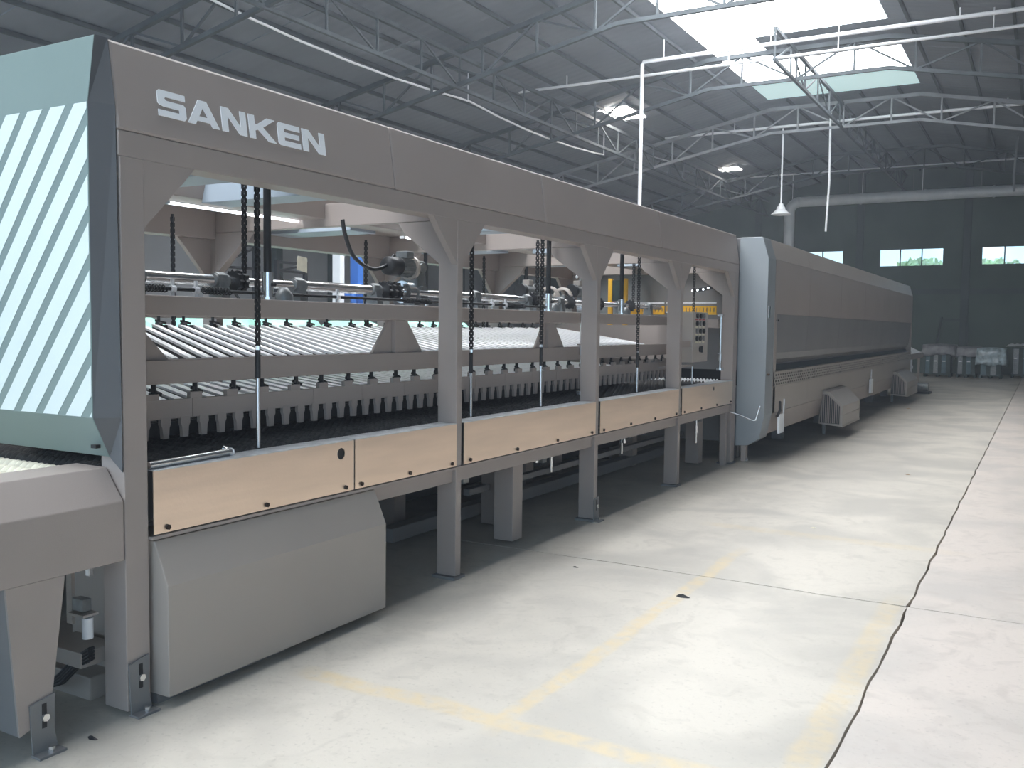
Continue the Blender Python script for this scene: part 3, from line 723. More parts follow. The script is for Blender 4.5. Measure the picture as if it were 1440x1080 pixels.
# ------------------------------------------------------------------ drives on top of the head
ZS = 1.815
ds = thing('drive_shaft', 'long bright steel shaft running on bearings on top of the front beam', 'shaft', (-3.72, 6.2, 1.72))
sh = [(2.66,3.36),(3.50,3.86),(3.95,4.78),(5.02,5.30),(5.36,6.62),(6.80,7.5),(7.62,9.7)]
for a, b in ((2.66,9.75),): obj('shaft', MB().cyl((-3.72,a,ZS),(-3.72,b,ZS), .024, n=14), CHROME, ds)
for a, b in ((2.72,3.36),(4.0,4.72),(5.5,6.5)): obj('sleeve', MB().cyl((-3.72,a,ZS),(-3.72,b,ZS), .030, n=14), CHROME, ds)
def bearing(x, y):
    o = obj('bearing', MB().prism([(x-.05,1.7205),(x+.05,1.7205),(x+.045,1.75),(x+.03,ZS+.03),(x,ZS+.045),(x-.03,ZS+.03),(x-.045,1.75)], 1, y-.03, y+.03).cyl((x,y-.045,ZS),(x,y+.045,ZS), .036, n=12), BRUSH, ds, .003)
    return o
for y in (2.9, 3.42, 4.0, 4.70, 5.1, 5.9, 6.70, 7.3, 7.95, 8.6, 9.4): bearing(-3.72, y)
def sprocket(y, r=.055, wd=.028, parent=ds, x=-3.72, z=ZS):
    pts = []
    for i in range(36):
        a = 2*math.pi*i/36; rr = r if i % 3 else r+.010
        pts.append((x+rr*math.cos(a), z+rr*math.sin(a)))
    obj('sprocket', MB().prism(pts, 1, y-wd/2, y+wd/2), BLACK, parent)
for y in (2.78, 3.52, 3.56, 4.80, 4.86, 4.92, 6.78, 6.82, 7.50, 8.06, 8.12, 8.9): sprocket(y)
def spring(x, y0, y1, z, r, m, parent):
    n = int((y1-y0)/.018); pts = []
    for i in range(n*8+1):
        a = 2*math.pi*i/8; pts.append((x+r*math.cos(a), y0+(y1-y0)*i/(n*8), z+r*math.sin(a)))
    obj('spring', MB().tube(pts, .004, 4), m, parent)
dr = thing('link_rod', 'dark threaded link rod lying along the front beam beside the shaft', 'rod', (-3.62, 6, 1.7205))
obj('rod', MB().cyl((-3.60,2.72,1.755),(-3.60,7.0,1.755), .009, n=8), BLACK, dr)
for y in (3.02, 3.16, 4.2, 5.95, 6.15): obj('clamp', MB().cyl((-3.60,y-.012,1.755),(-3.60,y+.012,1.755), .018, n=10).box(-3.605,-3.595,y-.008,y+.008,1.72,1.80), PIPE, dr)
for a, b in ((2.76,2.98),(3.2,3.38),(4.85,5.15),(6.2,6.45)): spring(-3.60, a, b, 1.755, .016, BLACK, dr)
# gear motor on the head
gm = thing('gear_motor', 'cast grey gear motor with dark round end cover above the drive shaft', 'motor', (-3.85, 5.05, 1.72))
mx, my, mz = -3.78, 5.05, 1.985
obj('fan_cover', MB().lathe([(0,-.15),(.052,-.15),(.062,-.135),(.064,-.03),(.058,-.02)], 1, (mx,my,mz), 20), BLACK, gm)
obj('housing', MB().cyl((mx,my-.03,mz),(mx,my+.10,mz), .062, n=20), BRUSH, gm)
mbf = MB()
for k in range(16):
    a = 2*math.pi*k/16; c, s = math.cos(a), math.sin(a)
    mbf.bar((mx+c*.066,my-.02,mz+s*.066),(mx+c*.066,my+.09,mz+s*.066), .010, .006)
obj('cooling_fins', mbf, BRUSH, gm)
obj('terminal_box', MB().box(mx-.03, mx+.065, my-.01, my+.07, mz+.055, mz+.105), BRUSH, gm, .006)
obj('flange', MB().cyl((mx,my+.10,mz),(mx,my+.125,mz), .082, n=20), PAINTL, gm)
obj('gear_case', MB().box(mx-.05, mx+.05, my+.125, my+.23, 1.7205, mz+.05), BRUSH, gm, .012)
obj('shaft_hub', MB().cyl((mx+.05,my+.178,ZS),(mx+.075,my+.178,ZS), .05, n=18), BRUSH, gm)
obj('shaft_hub', MB().cyl((mx+.05,my+.178,mz),(mx+.065,my+.178,mz), .035, n=14), BRUSH, gm)
obj('bearing_ring', MB().cyl((-3.72,4.99,ZS),(-3.72,5.06,ZS), .075, n=20), CHROME, gm)
hp0 = [(4.46,2.24),(4.49,2.14),(4.57,2.02),(4.74,1.955),(4.90,1.985),(4.985,2.06)]; hp = []
for i in range(len(hp0)-1):
    for k in range(5):
        t_ = k/5; a = hp0[max(i-1,0)]; b = hp0[i]; c = hp0[i+1]; d = hp0[min(i+2,len(hp0)-1)]
        f_ = lambda n: .5*((2*b[n])+(-a[n]+c[n])*t_+(2*a[n]-5*b[n]+4*c[n]-d[n])*t_**2+(-a[n]+3*b[n]-3*c[n]+d[n])*t_**3)
        hp.append((-3.78, f_(0), f_(1)))
hp.append((-3.78, 4.985, 2.06))
obj('power_hose', MB().tube(hp, .013, 8), BLACKP, gm)
def small_motor(name, label, x, y, z):
    t = thing(name, label, 'motor', (x, y, 1.72))
    obj('housing', MB().cyl((x,y-.11,z),(x,y+.06,z), .058, n=18), BRUSH, t)
    obj('fan_cover', MB().cyl((x,y-.16,z),(x,y-.112,z), .062, n=18), BLACK, t)
    obj('gear_case', MB().box(x-.05, x+.05, y+.062, y+.18, 1.7205, z+.07), BRUSH, t, .01)
    obj('terminal_box', MB().box(x-.03, x+.04, y-.06, y+.02, z+.05, z+.10), PAINTL, t, .005)
    return t
m2 = small_motor('gear_motor', 'grey gear motor on the head between the second and third posts', -3.95, 7.15, 1.90)
m3 = small_motor('gear_motor', 'grey gear motor on the head just right of the third post', -3.85, 7.95, 1.93)
m4 = small_motor('gear_motor', 'grey gear motor left of the fourth post before the yellow tray', -4.3, 8.9, 1.98)
for mm, x, y, z in ((m3,-3.85,7.9,2.0),(m4,-4.3,8.9,2.03)):
    obj('power_hose', MB().tube([(x,y+.5*i/14,z+.06+.10*math.sin(math.pi*i/14*1.2)) for i in range(15)], .013, 8), PIPE, mm)
for (x, y, r) in ((-3.9,7.45,.10),(-3.9,7.72,.10)):
    wv = obj('hand_wheel', MB().lathe([(r*.75,-.015),(r,-.015),(r,.015),(r*.75,.015),(r*.75,-.015)], 1, (x,y,1.86), 24), PAINTL, ds)
    obj('hub', MB().cyl((x,y-.02,1.86),(x,y+.02,1.86), .03, n=12), BRUSH, wv)
    obj('spoke', MB().bar((x-r*.8,y,1.86),(x+r*.8,y,1.86), .02, .012), BRUSH, wv)
    obj('stand', MB().box(x-.02, x+.02, y-.012, y+.012, 1.7205, 1.84), BRUSH, wv)
# lifting screws hanging from the cross beams
def screw(x, y, label):
    t = thing('lifting_screw', label, 'screw jack', (x, y, 1.72))
    obj('screw', MB().cyl((x,y,1.86),(x,y,2.30), .020, n=12), BLACK, t)
    obj('sleeve', MB().cyl((x,y,1.735),(x,y,1.865), .030, n=16), CHROME, t)
    obj('flange', MB().cyl((x,y,1.7205),(x,y,1.735), .05, n=16), CHROME, t)
    obj('side_pin', MB().cyl((x+.03,y+.01,1.80),(x+.045,y+.01,1.80), .010, n=8), BLACKP, t)
    obj('jack_body', MB().lathe([(.05,0),(.05,.03),(.035,.05),(.02,.07),(.0,.07)], 2, (x-.01,y+.13,1.7205), 14), BRUSH, t)
screw(-3.56, 3.60, 'lifting screw with bright sleeve, nearest, right of the pair of black chains')
screw(-3.56, 6.78, 'lifting screw with bright sleeve left of the third post')
screw(-3.56, 8.30, 'lifting screw with bright sleeve between the third and fourth posts')
for i, (x, y) in enumerate(((-4.95,3.3),(-4.95,5.0),(-4.95,7.0),(-4.95,8.9))):
    t = thing('rear_screw', ['dark rear lifting rod seen left of the rear gusset', 'dark rear lifting rod behind the hanging hose', 'dark rear lifting rod behind the second post', 'dark rear lifting rod near the yellow tray'][i], 'rod', (x, y, 1.72))
    obj('rod', MB().cyl((x,y,1.72),(x,y,2.30), .018, n=8), BLACK, t); obj('collar', MB().cyl((x,y,1.722),(x,y,1.80), .03, n=10), CHROME, t)
# chains: alternating links
def chain_mesh(x, y, z0, z1):
    mb = MB(); z = z0; k = 0; p = .019
    while z < z1:
        if k % 2: mb.box(x-.013, x-.009, y-.008, y+.008, z-.004, z+p+.004).box(x+.009, x+.013, y-.008, y+.008, z-.004, z+p+.004)
        else: mb.box(x-.008, x-.004, y-.007, y+.007, z-.004, z+p+.004).box(x+.004, x+.008, y-.007, y+.007, z-.004, z+p+.004)
        mb.cyl((x-.014,y,z),(x+.014,y,z), .0052, n=5, smooth=False); z += p; k += 1
    return mb
def chain(x, y, z0, z1, label, rod=None, double=True):
    t = thing('lift_chain', label, 'chain', (x, y, z0))
    mb = chain_mesh(x, y, z0, z1)
    if double: mb2 = chain_mesh(x, y+.024, z0, z1); mb.add(mb2.v, mb2.f)
    obj('links', mb, BLACK, t)
    if rod:
        zr = rod; yc = y+(.012 if double else 0)
        obj('nut', MB().cyl((x,yc,z0-.022),(x,yc,z0-.002), .013, n=6, smooth=False), CHROME, t)
        obj('turnbuckle', MB().cyl((x,yc,z0-.16),(x,yc,z0-.022), .013, n=10), BLACK, t)
        obj('rod', MB().cyl((x,yc,zr),(x,yc,z0-.16), .0105, n=10), CHROME, t)
XCH = -3.31
chain(XCH, 3.28, 1.49, 2.36, 'black chain with bright lower rod, nearest one, passing before both beams', rod=.99, double=False)
chain(-3.67, 3.545, ZS+.05, 2.36, 'black chain falling to the shaft sprocket, left of the nearest chain with a rod', double=False)
chain(XCH, 5.21, 1.44, 2.25, 'black chain with bright lower rod right beside the second post', rod=.99, double=False)
chain(-3.67, 6.79, ZS+.05, 2.3, 'black chain falling to a sprocket, midway between second and third posts', double=False)
chain(XCH, 6.20, 1.46, 2.28, 'black chain with bright lower rod midway between second and third posts', rod=.99, double=False)
chain(XCH, 8.12, 1.38, 2.28, 'black chain with bright lower rod between third and fourth posts', rod=.99, double=False)
chain(-3.67, 8.86, ZS+.05, 2.3, 'black chain falling to a sprocket just left of the fourth post', double=False)
chain(-3.45, 10.1, 1.72, 2.3, 'short black chain right of the fourth post above the button box', double=False)
for i, (x, y) in enumerate(((-5.0,4.2),(-5.0,6.2),(-5.0,8.1))):
    chain(x, y, 1.56, 2.3, ['rear black chain behind the hanging hose', 'rear black chain behind the second post', 'rear black chain behind the third post'][i], double=False)
# guide rods with clamps
def guide(x, y, z0, z1, zm, label):
    t = thing('guide_rod', label, 'guide rod', (x, y, z0))
    obj('rod', MB().cyl((x,y,z0),(x,y,z1), .013, n=12), CHROME, t)
    obj('top_clamp', MB().box(x-.03, x+.03, y-.05, y+.05, z1, z1+.03), CHROME, t, .004)
    obj('middle_clamp', MB().box(x-.025, x+.025, y-.035, y+.035, zm, zm+.012).cyl((x,y,zm-.08),(x,y,zm), .022, n=12), CHROME, t)
    obj('base_clamp', MB().cyl((x,y,z0-.012),(x,y,z0+.018), .045, n=14), CHROME, t)
guide(-3.40, 7.09, 1.035, 1.735, 1.44, 'bright guide rod with clamps just left of the third post')
guide(-3.40, 9.23, 1.06, 1.73, 1.30, 'bright guide rod with clamps just left of the fourth post')
guide(-3.26, 10.52, 1.12, 1.73, 1.30, 'bright guide rod with clamps next to the oven mouth')
# button box
bb = thing('button_box', 'grey push-button box with dark buttons right of the fourth post', 'control box', (-3.25, 9.6, 1.22))
obj('case', MB().prism([(-3.20,1.235),(-3.20,1.765),(-3.37,1.765),(-3.34,1.50),(-3.34,1.235)], 1, 9.36, 9.86), PAINTL, bb, .005)
for r, z in enumerate((1.725, 1.645, 1.565, 1.485)):
    for c in range(3):
        y = 9.48+.11*c
        obj('button', MB().cyl((-3.1995,y,z),(-3.182,y,z), .026, n=12), [BLACKP, BLACKP, PAINTD][(r+c) % 3], bb)
        obj('button_tag', MB().box(-3.1998, -3.198, y-.04, y+.04, z-.046, z-.032), PAPER if r else RED, bb)
obj('main_switch', MB().cyl((-3.1995,9.60,1.37),(-3.18,9.60,1.37), .034, n=14).box(-3.18,-3.168,9.59,9.61,1.335,1.405), BLACKP, bb)
obj('mount_arm', MB().box(-3.22, -3.30, 8.913, 9.357, 1.40, 1.46), PAINT, bb)
t = thing('bottom_bracket', 'small flat bracket with a thin rod below the button box', 'bracket', (-3.3, 9.8, .99))
obj('plate', MB().box(-3.30, -3.42, 8.95, 9.7, 1.18, 1.195), PAINT, t); obj('rod', MB().cyl((-3.31,9.69,.99),(-3.31,9.69,1.18), .010, n=8), CHROME, t)
obj('rod', MB().cyl((-3.31,8.96,.99),(-3.31,8.96,1.18), .010, n=8), CHROME, t)
# interior blue-grey rear guards at the far bay
t = thing('inner_guard', 'blue grey inner frame guard closing the head beside the oven mouth', 'machine guard', (-3.9, 10.2, 1.0))
obj('plate', MB().box(-4.0, -5.1, 10.02, 10.06, 1.05, 1.62), PAINT, t, .004)
obj('rail', MB().box(-3.55, -5.1, 10.30, 10.38, 1.62, 1.70), PAINT, t, .004)
obj('small_motor', MB().cyl((-3.75,9.98,1.36),(-3.95,9.98,1.36), .045, n=14), BLACK, t)
obj('white_tag', MB().box(-3.60, -3.66, 9.96, 9.975, 1.28, 1.38), PIPE, t)
# yellow cable tray on top towards the oven
t = thing('yellow_cable_tray', 'yellow perforated cable tray with white edge crossing above the oven mouth', 'cable tray', (-3.85, 10.62, 1.70))
for a, b in ((-4.42,-3.98),(-3.95,-3.34)):
    mbt = MB(); mbt.box(a, b, 10.58, 10.60, 1.765, 1.785).box(a, b, 10.58, 10.60, 1.835, 1.855)
    x = a
    while x < b: mbt.box(x, min(x+.028, b), 10.58, 10.60, 1.785, 1.835); x += .042
    obj('side_wall', mbt, YELLOW, t); obj('edge', MB().box(a, b, 10.57, 10.59, 1.885, 1.90), PIPE, t); obj('base', MB().box(a, b, 10.58, 10.76, 1.755, 1.765), YELLOW, t)
    obj('support', MB().box(a+.1, a+.13, 10.60, 10.64, 1.70, 1.755), PAINTL, t); obj('edge_post', MB().box(a+.01, a+.03, 10.575, 10.59, 1.856, 1.885), PIPE, t)
obj('carrier_beam', MB().box(-4.45, -3.32, 10.60, 10.68, 1.60, 1.70), PAINT, t)
# ------------------------------------------------------------------ long closed oven
ov = thing('heating_oven', 'long closed grey oven body receding to the back of the hall', 'machine', (-4.1, 17.5, 0))
OX = -2.80; OY0, OY1 = 10.85, 24.3; OXB = -5.45
fp = [(OX-.09,2.665),(OX-.015,2.42),(OX-.015,.58),(OX-.07,.30),(OX-.20,.215)]
# end frame (facing the camera) with mouth
mb = MB()
mb.prism([(p[0],p[1]) for p in fp]+[(-3.155,.20),(-3.155,2.665)], 1, OY0, OY0+.34)
obj('end_frame', mb, PAINTE, ov, .006)
obj('end_wall', MB().box(-3.145, OXB, OY0+.02, OY0+.3, 1.10, 2.66), PAINTD, ov, .005)
obj('end_wall', MB().box(-3.145, OXB, OY0+.02, OY0+.3, .24, .90), PAINTD, ov, .005)
obj('inner_body', MB().box(-3.15, OXB, OY0+.35, OY1, .26, 2.64), BLACK, ov)
ys = [OY0+.345, 13.1, 15.35, 17.6, 19.85, 22.1, OY1]
VZ0, VZ1 = .905, 1.075
for a, b in zip(ys[:-1], ys[1:]):
    a += .002; b -= .002
    obj('roof_panel', MB().prism([(OX-.09,2.665),(OX-.02,2.425),(OX-.06,2.425),(OX-.12,2.64),(OXB,2.64),(OXB,2.665)], 1, a, b), PAINTL, ov, .004)
    obj('upper_panel', MB().prism([(OX-.018,2.422),(OX-.018,1.775),(OX-.05,1.775),(OX-.05,2.422)], 1, a, b), PAINT, ov, .003)
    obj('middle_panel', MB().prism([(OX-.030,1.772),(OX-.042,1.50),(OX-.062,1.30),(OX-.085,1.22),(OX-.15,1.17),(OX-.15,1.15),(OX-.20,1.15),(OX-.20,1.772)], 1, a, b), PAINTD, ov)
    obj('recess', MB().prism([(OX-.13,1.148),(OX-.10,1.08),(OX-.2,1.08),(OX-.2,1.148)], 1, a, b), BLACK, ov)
    v = MB(); rows = 4; rh = (VZ1-VZ0)/rows; hx0, hx1 = OX+.004, OX-.002
    v.box(hx0, hx1, a, b, VZ0, VZ0+.012)
    for r in range(rows):
        zc = VZ0+.012+r*(VZ1-VZ0-.024)/rows; hh = (VZ1-VZ0-.024)/rows
        v.box(hx0, hx1, a, b, zc+hh*.62, zc+hh)
        y = a+(.0 if r % 2 else .04)
        while y < b-.05: v.box(hx0, hx1, y, min(y+.045, b), zc, zc+hh*.62); y += .115
    v.box(hx0, hx1, a, b, VZ1-.012, VZ1); v.box(hx0, OX-.10, a, b, VZ1, VZ1+.004)
    obj('vent_panel', v, PAINTL, ov); obj('vent_backing', MB().box(OX-.012, OX-.015, a, b, VZ0, VZ1), BLACK, ov)
    obj('lower_panel', MB().prism([(OX-.012,.90),(OX-.012,.585),(OX-.045,.585),(OX-.045,.90)], 1, a, b), PAINTL, ov, .003)
    obj('bottom_panel', MB().prism([(OX-.014,.582),(OX-.07,.33),(OX-.12,.33),(OX-.06,.582)], 1, a, b), PAINT, ov, .003)
obj('corner_post', MB().box(OX-.012, OX-.06, OY0+.34, OY0+.46, .585, 2.42), PAINT, ov, .003)
obj('end_cap', MB().prism([(p[0]-.001,p[1]) for p in fp]+[(OXB,.20),(OXB,2.655)], 1, OY1+.002, OY1+.10), PAINT, ov, .005)
for y in (11.3, 13.6, 16.4, 19.0, 21.6, 23.9):
    obj('leg', MB().box(-3.25, -3.4, y-.06, y+.06, 0, .27), PAINTD, ov); obj('leg', MB().box(-5.0, -5.15, y-.06, y+.06, 0, .27), PAINTD, ov)
obj('small_lock', MB().cyl((OX-.018,11.28,1.70),(OX-.008,11.28,1.70), .014, n=10).cyl((OX-.018,11.38,1.70),(OX-.008,11.38,1.70), .012, n=10), BLACKP, ov)
obj('door_pull', MB().box(OX-.012, OX+.003, 10.86, 10.92, 1.72, 1.86), CHROME, ov, .003)
obj('knob', MB().cyl((OX-.012,10.9,1.06),(OX+.02,10.9,1.06), .012, n=8), RUST, ov)
def blower(y0, y1, zt, label):
    t = thing('blower_cover', label, 'machine cover', (-2.66, (y0+y1)/2, .10))
    pr = [(OX-.01,.70),(OX+.08,.68),(-2.52,.48),(-2.52,.175),(OX-.06,.20)]
    obj('shell', MB().prism(pr, 1, y0+.006, y1), PAINTL, t, .004)
    m = MB(); x = OX-.02
    obj('louvre_backing', MB().prism([(OX-.02,.64),(OX+.06,.64),(-2.56,.47),(-2.56,.21),(OX-.04,.22)], 1, y0+.003, y0+.005), BLACKP, t)
    while x < -2.55:
        zt = .64 if x < OX+.06 else .64-(x-OX-.06)*.94
        m.box(x, x+.012, y0-.001, y0+.003, .22, zt); x += .026
    obj('louvre', m, PAINT, t); obj('front_lip', MB().box(-2.518, -2.512, y0, y1, .17, .19).box(-2.518,-2.512,y0,y1,.32,.345), PAINTL, t)
    obj('support', MB().box(-2.9, -2.86, y0+.5, y0+.54, 0, .2), BRUSH, t)
blower(14.1, 15.55, .5, 'grey louvred blower cover low on the oven side, the nearer of the two')
blower(21.4, 23.3, .5, 'grey louvred blower cover low on the far end of the oven')
t = thing('switch_plate', 'pale rectangular plate with black lever hanging at the oven corner', 'lever plate', (-2.74, 11.4, .3))
obj('plate', MB().box(-2.74, -2.77, 11.28, 11.50, .33, .56), ALU, t, .004)
obj('plate_rod', MB().cyl((-2.75,11.50,.55),(-2.75,11.52,.74), .010, n=8), PIPE, t)
obj('lever', MB().tube([(-2.74,11.15,.55),(-2.72,11.20,.62),(-2.74,11.27,.72)], .016, 8), BLACKP, t)
t = thing('switch_plate', 'small pale plate with rod under the middle of the oven side', 'lever plate', (-2.74, 18.3, .3))
obj('plate', MB().box(-2.76, -2.80, 18.2, 18.42, .42, .68), ALU, t, .004); obj('rod', MB().cyl((-2.78,18.3,.68),(-2.78,18.3,.86), .012, n=8), PIPE, t)
t = thing('crank_handle', 'thin bright bent crank rod sticking out before the oven end', 'handle', (-3.0, 10.8, .5))
obj('rod', MB().tube([(-3.15,10.60,.625),(-3.02,10.66,.58),(-2.91,10.70,.53),(-2.88,10.71,.53),(-2.87,10.72,.58),(-2.84,10.74,.70)], .009, 8), CHROME, t)
t = thing('support_stand', 'short grey support stand with roller between frame and oven', 'stand', (-3.2, 10.95, 0))
obj('column', MB().box(-3.17, -3.23, 10.50, 10.58, 0, .62), PAINT, t, .003); obj('wheel', MB().cyl((-3.0,10.9,.03),(-3.05,10.9,.03), .03, n=14), CHROME, t); obj('column', MB().box(-3.03, -3.09, 10.87, 10.95, .02, .24), PAINT, t, .003)
# ------------------------------------------------------------------ outfeed behind the oven
t = thing('outfeed_conveyor', 'low outfeed roller table just beyond the far end of the oven', 'conveyor', (-3.9, 26.0, 0))
for x in (-2.95, -5.1): obj('rail', MB().box(x, x-.06, 24.42, 28.4, .84, .98), PAINT, t, .004)
for i in range(26): 
    y = 24.55+.15*i; obj('roller', MB().cyl((-3.02,y,.95),(-5.1,y,.95), .03, n=10), ALU, t)
for y in (24.7, 26.4, 28.1):
    for x in (-3.0, -5.1): obj('leg', MB().box(x, x-.06, y-.04, y+.04, 0, .84), PAINT, t)
obj('cover_sheet', MB().prism([(-2.9,1.0),(-3.6,1.0),(-3.6,1.2),(-3.3,1.2)], 1, 25.2, 27.5), PIPE, t)
t = thing('pump_unit', 'small dark pump unit with pipes on the floor beyond the oven', 'pump', (-2.7, 25.6, 0))
obj('base', MB().box(-2.45, -2.95, 25.3, 25.8, 0, .05), BLACK, t)
obj('tank', MB().cyl((-2.5,25.45,.16),(-2.75,25.45,.16), .12, n=16), BRUSH, t)
for k in range(4): obj('tube', MB().tube([(-2.78-.05*k,25.4,.05),(-2.78-.05*k,25.4,.3),(-2.85-.05*k,25.4,.34)], .02, 8), CHROME, t)
obj('post', MB().cyl((-2.95,25.6,.05),(-2.95,25.6,.85), .03, n=10).cyl((-2.95,25.6,.62),(-2.95,25.6,.70), .06, n=10), PIPE, t)
# ------------------------------------------------------------------ wrapped stacks at the end wall
def crate(x, y, w, d, h, label, green=False):
    t = thing('transport_crate', label, 'crate', (x, y, 0))
    obj('pallet', MB().box(x-w/2, x+w/2, y-d/2, y+d/2, .08, .12).box(x-w/2, x-w/2+.08, y-d/2, y+d/2, 0, .08).box(x+w/2-.08, x+w/2, y-d/2, y+d/2, 0, .08).box(x-.04, x+.04, y-d/2, y+d/2, 0, .08), CRATED, t)
    obj('body', MB().box(x-w/2+.03, x+w/2-.03, y-d/2+.03, y+d/2-.03, .121, h-.04), CRATED, t)
    n = max(2, int(w/.24))
    for i in range(n):
        xx = x-w/2+.05+(w-.1)*i/n
        obj('slat', MB().box(xx, xx+(w-.1)/n*.55, y-d/2+.0, y-d/2+.025, .125, h-.05), CRATE if (i+int(green)) % 2 == 0 else BRUSH, t)
        obj('strap', MB().box(xx+.02, xx+.12, y-d/2-.004, y-d/2-.001, h*.62, h*.66), PIPE, t)
    obj('lid', MB().box(x-w/2, x+w/2, y-d/2, y+d/2, h-.04, h), CRATED, t)
    return t
crate(-3.18, 35.4, .86, .8, .86, 'dark crate with blue-green slats, leftmost of the row by the end wall')
crate(-2.30, 35.6, .62, .8, .86, 'dark narrow crate in the row by the end wall, second from left', True)
crate(-1.55, 35.5, .70, .8, .92, 'blue crate under clear film in the row by the end wall', False)
crate(-.62, 36.8, .7, .8, 1.05, 'dark green tall crate at the right end behind the wrapped crate', True)
def film(x, y, w, d, z0, z1, label, m, seed):
    mb = MB(); nx, ny = 16, 8; n = 0
    per = []
    for i in range(nx): per.append((x-w/2+w*i/nx, y-d/2))
    for i in range(ny): per.append((x+w/2, y-d/2+d*i/ny))
    for i in range(nx): per.append((x+w/2-w*i/nx, y+d/2))
    for i in range(ny): per.append((x-w/2, y+d/2-d*i/ny))
    rows = 5; vs = []
    for r in range(rows+1):
        for k, (a, b) in enumerate(per):
            j = .05*noise.noise(Vector((a*5+seed, b*5, r*.9))); 
            out = .03+.05*(1-r/rows); cx, cy = a-x, b-y; l = math.hypot(cx, cy)
            zz = z0+(z1-z0)*r/rows+(.12*noise.noise(Vector((a*4+seed, b*4, 7))) if r == 0 else .02*noise.noise(Vector((a*9, b*9, r))))
            vs.append((a+cx/l*(out+j), b+cy/l*(out+j), zz))
    N = len(per); fs = [(r*N+k, r*N+(k+1)%N, (r+1)*N+(k+1)%N, (r+1)*N+k) for r in range(rows) for k in range(N)]
    c = len(vs); vs.append((x, y, z1+.04))
    fs += [(rows*N+k, rows*N+(k+1)%N, c) for k in range(N)]
    mb.add(vs, fs, 0, True)
    o = obj('plastic_cover', mb, m); tag(o, label, 'plastic cover'); s = o.modifiers.new('thick', 'SOLIDIFY'); s.thickness = .004; return o
film(-3.15, 35.4, .98, .9, .74, 1.10, 'dusty grey film folded over the leftmost crate by the end wall', GREYFILM, 1)
film(-2.25, 35.6, .72, .9, .66, 1.04, 'grey plastic sheet bunched on the second crate by the end wall', GREYFILM, 5)
CLEAR = mat('crinkled clear film', (.38,.47,.50), .22, 0, .4, 8, .8, 14)
film(-1.55, 35.5, .82, .9, .45, 1.02, 'crinkled translucent film around the blue crate by the end wall', CLEAR, 9)
t = thing('timber_frame', 'dark leaning frame behind the wrapped crates at the end wall', 'frame', (-3.3, 37.4, 0))
obj('stile', MB().bar((-3.6,37.3,0),(-3.35,37.75,2.1), .06), COLUMN, t); obj('stile', MB().bar((-2.4,37.3,0),(-2.5,37.75,2.1), .06), COLUMN, t)
obj('rail', MB().bar((-3.4,37.7,2.0),(-2.5,37.7,2.0), .06), COLUMN, t)
t = thing('paper_pile', 'pile of pale crumpled sheets on top of the right crate', 'paper', (-.9, 36.7, 1.06))
for i in range(5):
    x = -1.0+.16*i; obj('sheet', MB().add([(x-.16,36.5,1.07+.02*i),(x+.16,36.45,1.09),(x+.2,36.9,1.12+.01*i),(x-.1,36.95,1.14),(x+.02,36.7,1.18)], [(0,1,4),(1,2,4),(2,3,4),(3,0,4)]), PIPE, t)
t = thing('wood_pallet', 'low brown pallet stack against the end wall at the right edge', 'pallet', (.1, 36.9, 0))
for k in range(5): obj('board', MB().box(-.2, 1.3, 36.5+.16*k, 36.6+.16*k, .42, .45), CARD, t)
obj('block', MB().box(-.2, 1.3, 36.5, 37.2, .0, .41), CRATED, t)
o = obj('white_board', MB().box(-.35, .4, 35.9, 36.1, 0.0, .03), PIPE); tag(o, 'bright white strip lying on the floor at the far right edge', 'strip')
# ------------------------------------------------------------------ behind the machine, seen through the frame
t = thing('work_table', 'long low table behind the machine under the green wrapped bundles', 'table', (-6.6, 7, 0))
obj('table_top', MB().box(-6.2, -7.2, 4.4, 10.6, 1.24, 1.29), PAINT, t)
for y in (4.5, 7.5, 10.5):
    for x in (-6.25, -7.15): obj('leg', MB().box(x-.04, x+.04, y-.04, y+.04, 0, 1.24), PAINT, t)
for k, (y, s) in enumerate(((5.1,.5),(6.1,.45),(7.0,.5),(8.1,.5),(9.0,.4),(9.8,.45))):
    bm = bmesh.new(); bmesh.ops.create_icosphere(bm, subdivisions=3, radius=1)
    mb = MB(); vs = []
    for v in bm.verts:
        p = v.co.copy(); q = 1+.28*noise.noise(p*1.6+Vector((k*3,0,0)))+.1*noise.noise(p*4+Vector((k,2,0)))
        vs.append((-6.7+p.x*.42*q, y+p.y*s*q, max(1.2925, 1.42+p.z*.26*q)))
    mb.add(vs, [tuple(v.index for v in f.verts) for f in bm.faces], 0, True); bm.free()
    o = obj('wrapped_bundle', mb, GREENP)
    tag(o, ['pale green film-wrapped bundle seen at the left below the upper beam, nearest', 'green wrapped bundle, second from the left below the upper beam', 'green wrapped bundle, third from the left below the upper beam', 'green wrapped bundle just left of the first head gusset', 'green wrapped bundle just right of the second post', 'green wrapped bundle farthest along, before the second head gusset'][k], 'bundle')
def tower(x, y, w, h, label):
    t = thing('lattice_tower', label, 'scaffold', (x, y, 0))
    for sy in (-1, 1):
        obj('upright', MB().bar((x,y+sy*w/2,0),(x,y+sy*w/2,h), .05), BLACK, t)
    z = .2; k = 0
    while z < h-.1:
        obj('rung', MB().bar((x,y-w/2,z),(x,y+w/2,z), .03), BLACK, t)
        z2 = min(z+.7, h-.05); obj('brace', MB().bar((x,y-w/2 if k%2 else y+w/2,z),(x,y+w/2 if k%2 else y-w/2,z2), .025), BLACK, t); z = z2; k += 1
    obj('rung', MB().bar((x,y-w/2,h-.03),(x,y+w/2,h-.03), .03), BLACK, t)
tower(-9.0, 8.55, .65, 2.62, 'black lattice tower behind the machine, left of the lifting screw')
tower(-9.0, 9.55, .55, 2.45, 'black lattice tower behind the machine, right of the lifting screw')
t = thing('white_post', 'bright white square post behind the machine left of the blue post', 'post', (-9, 10.5, 0))
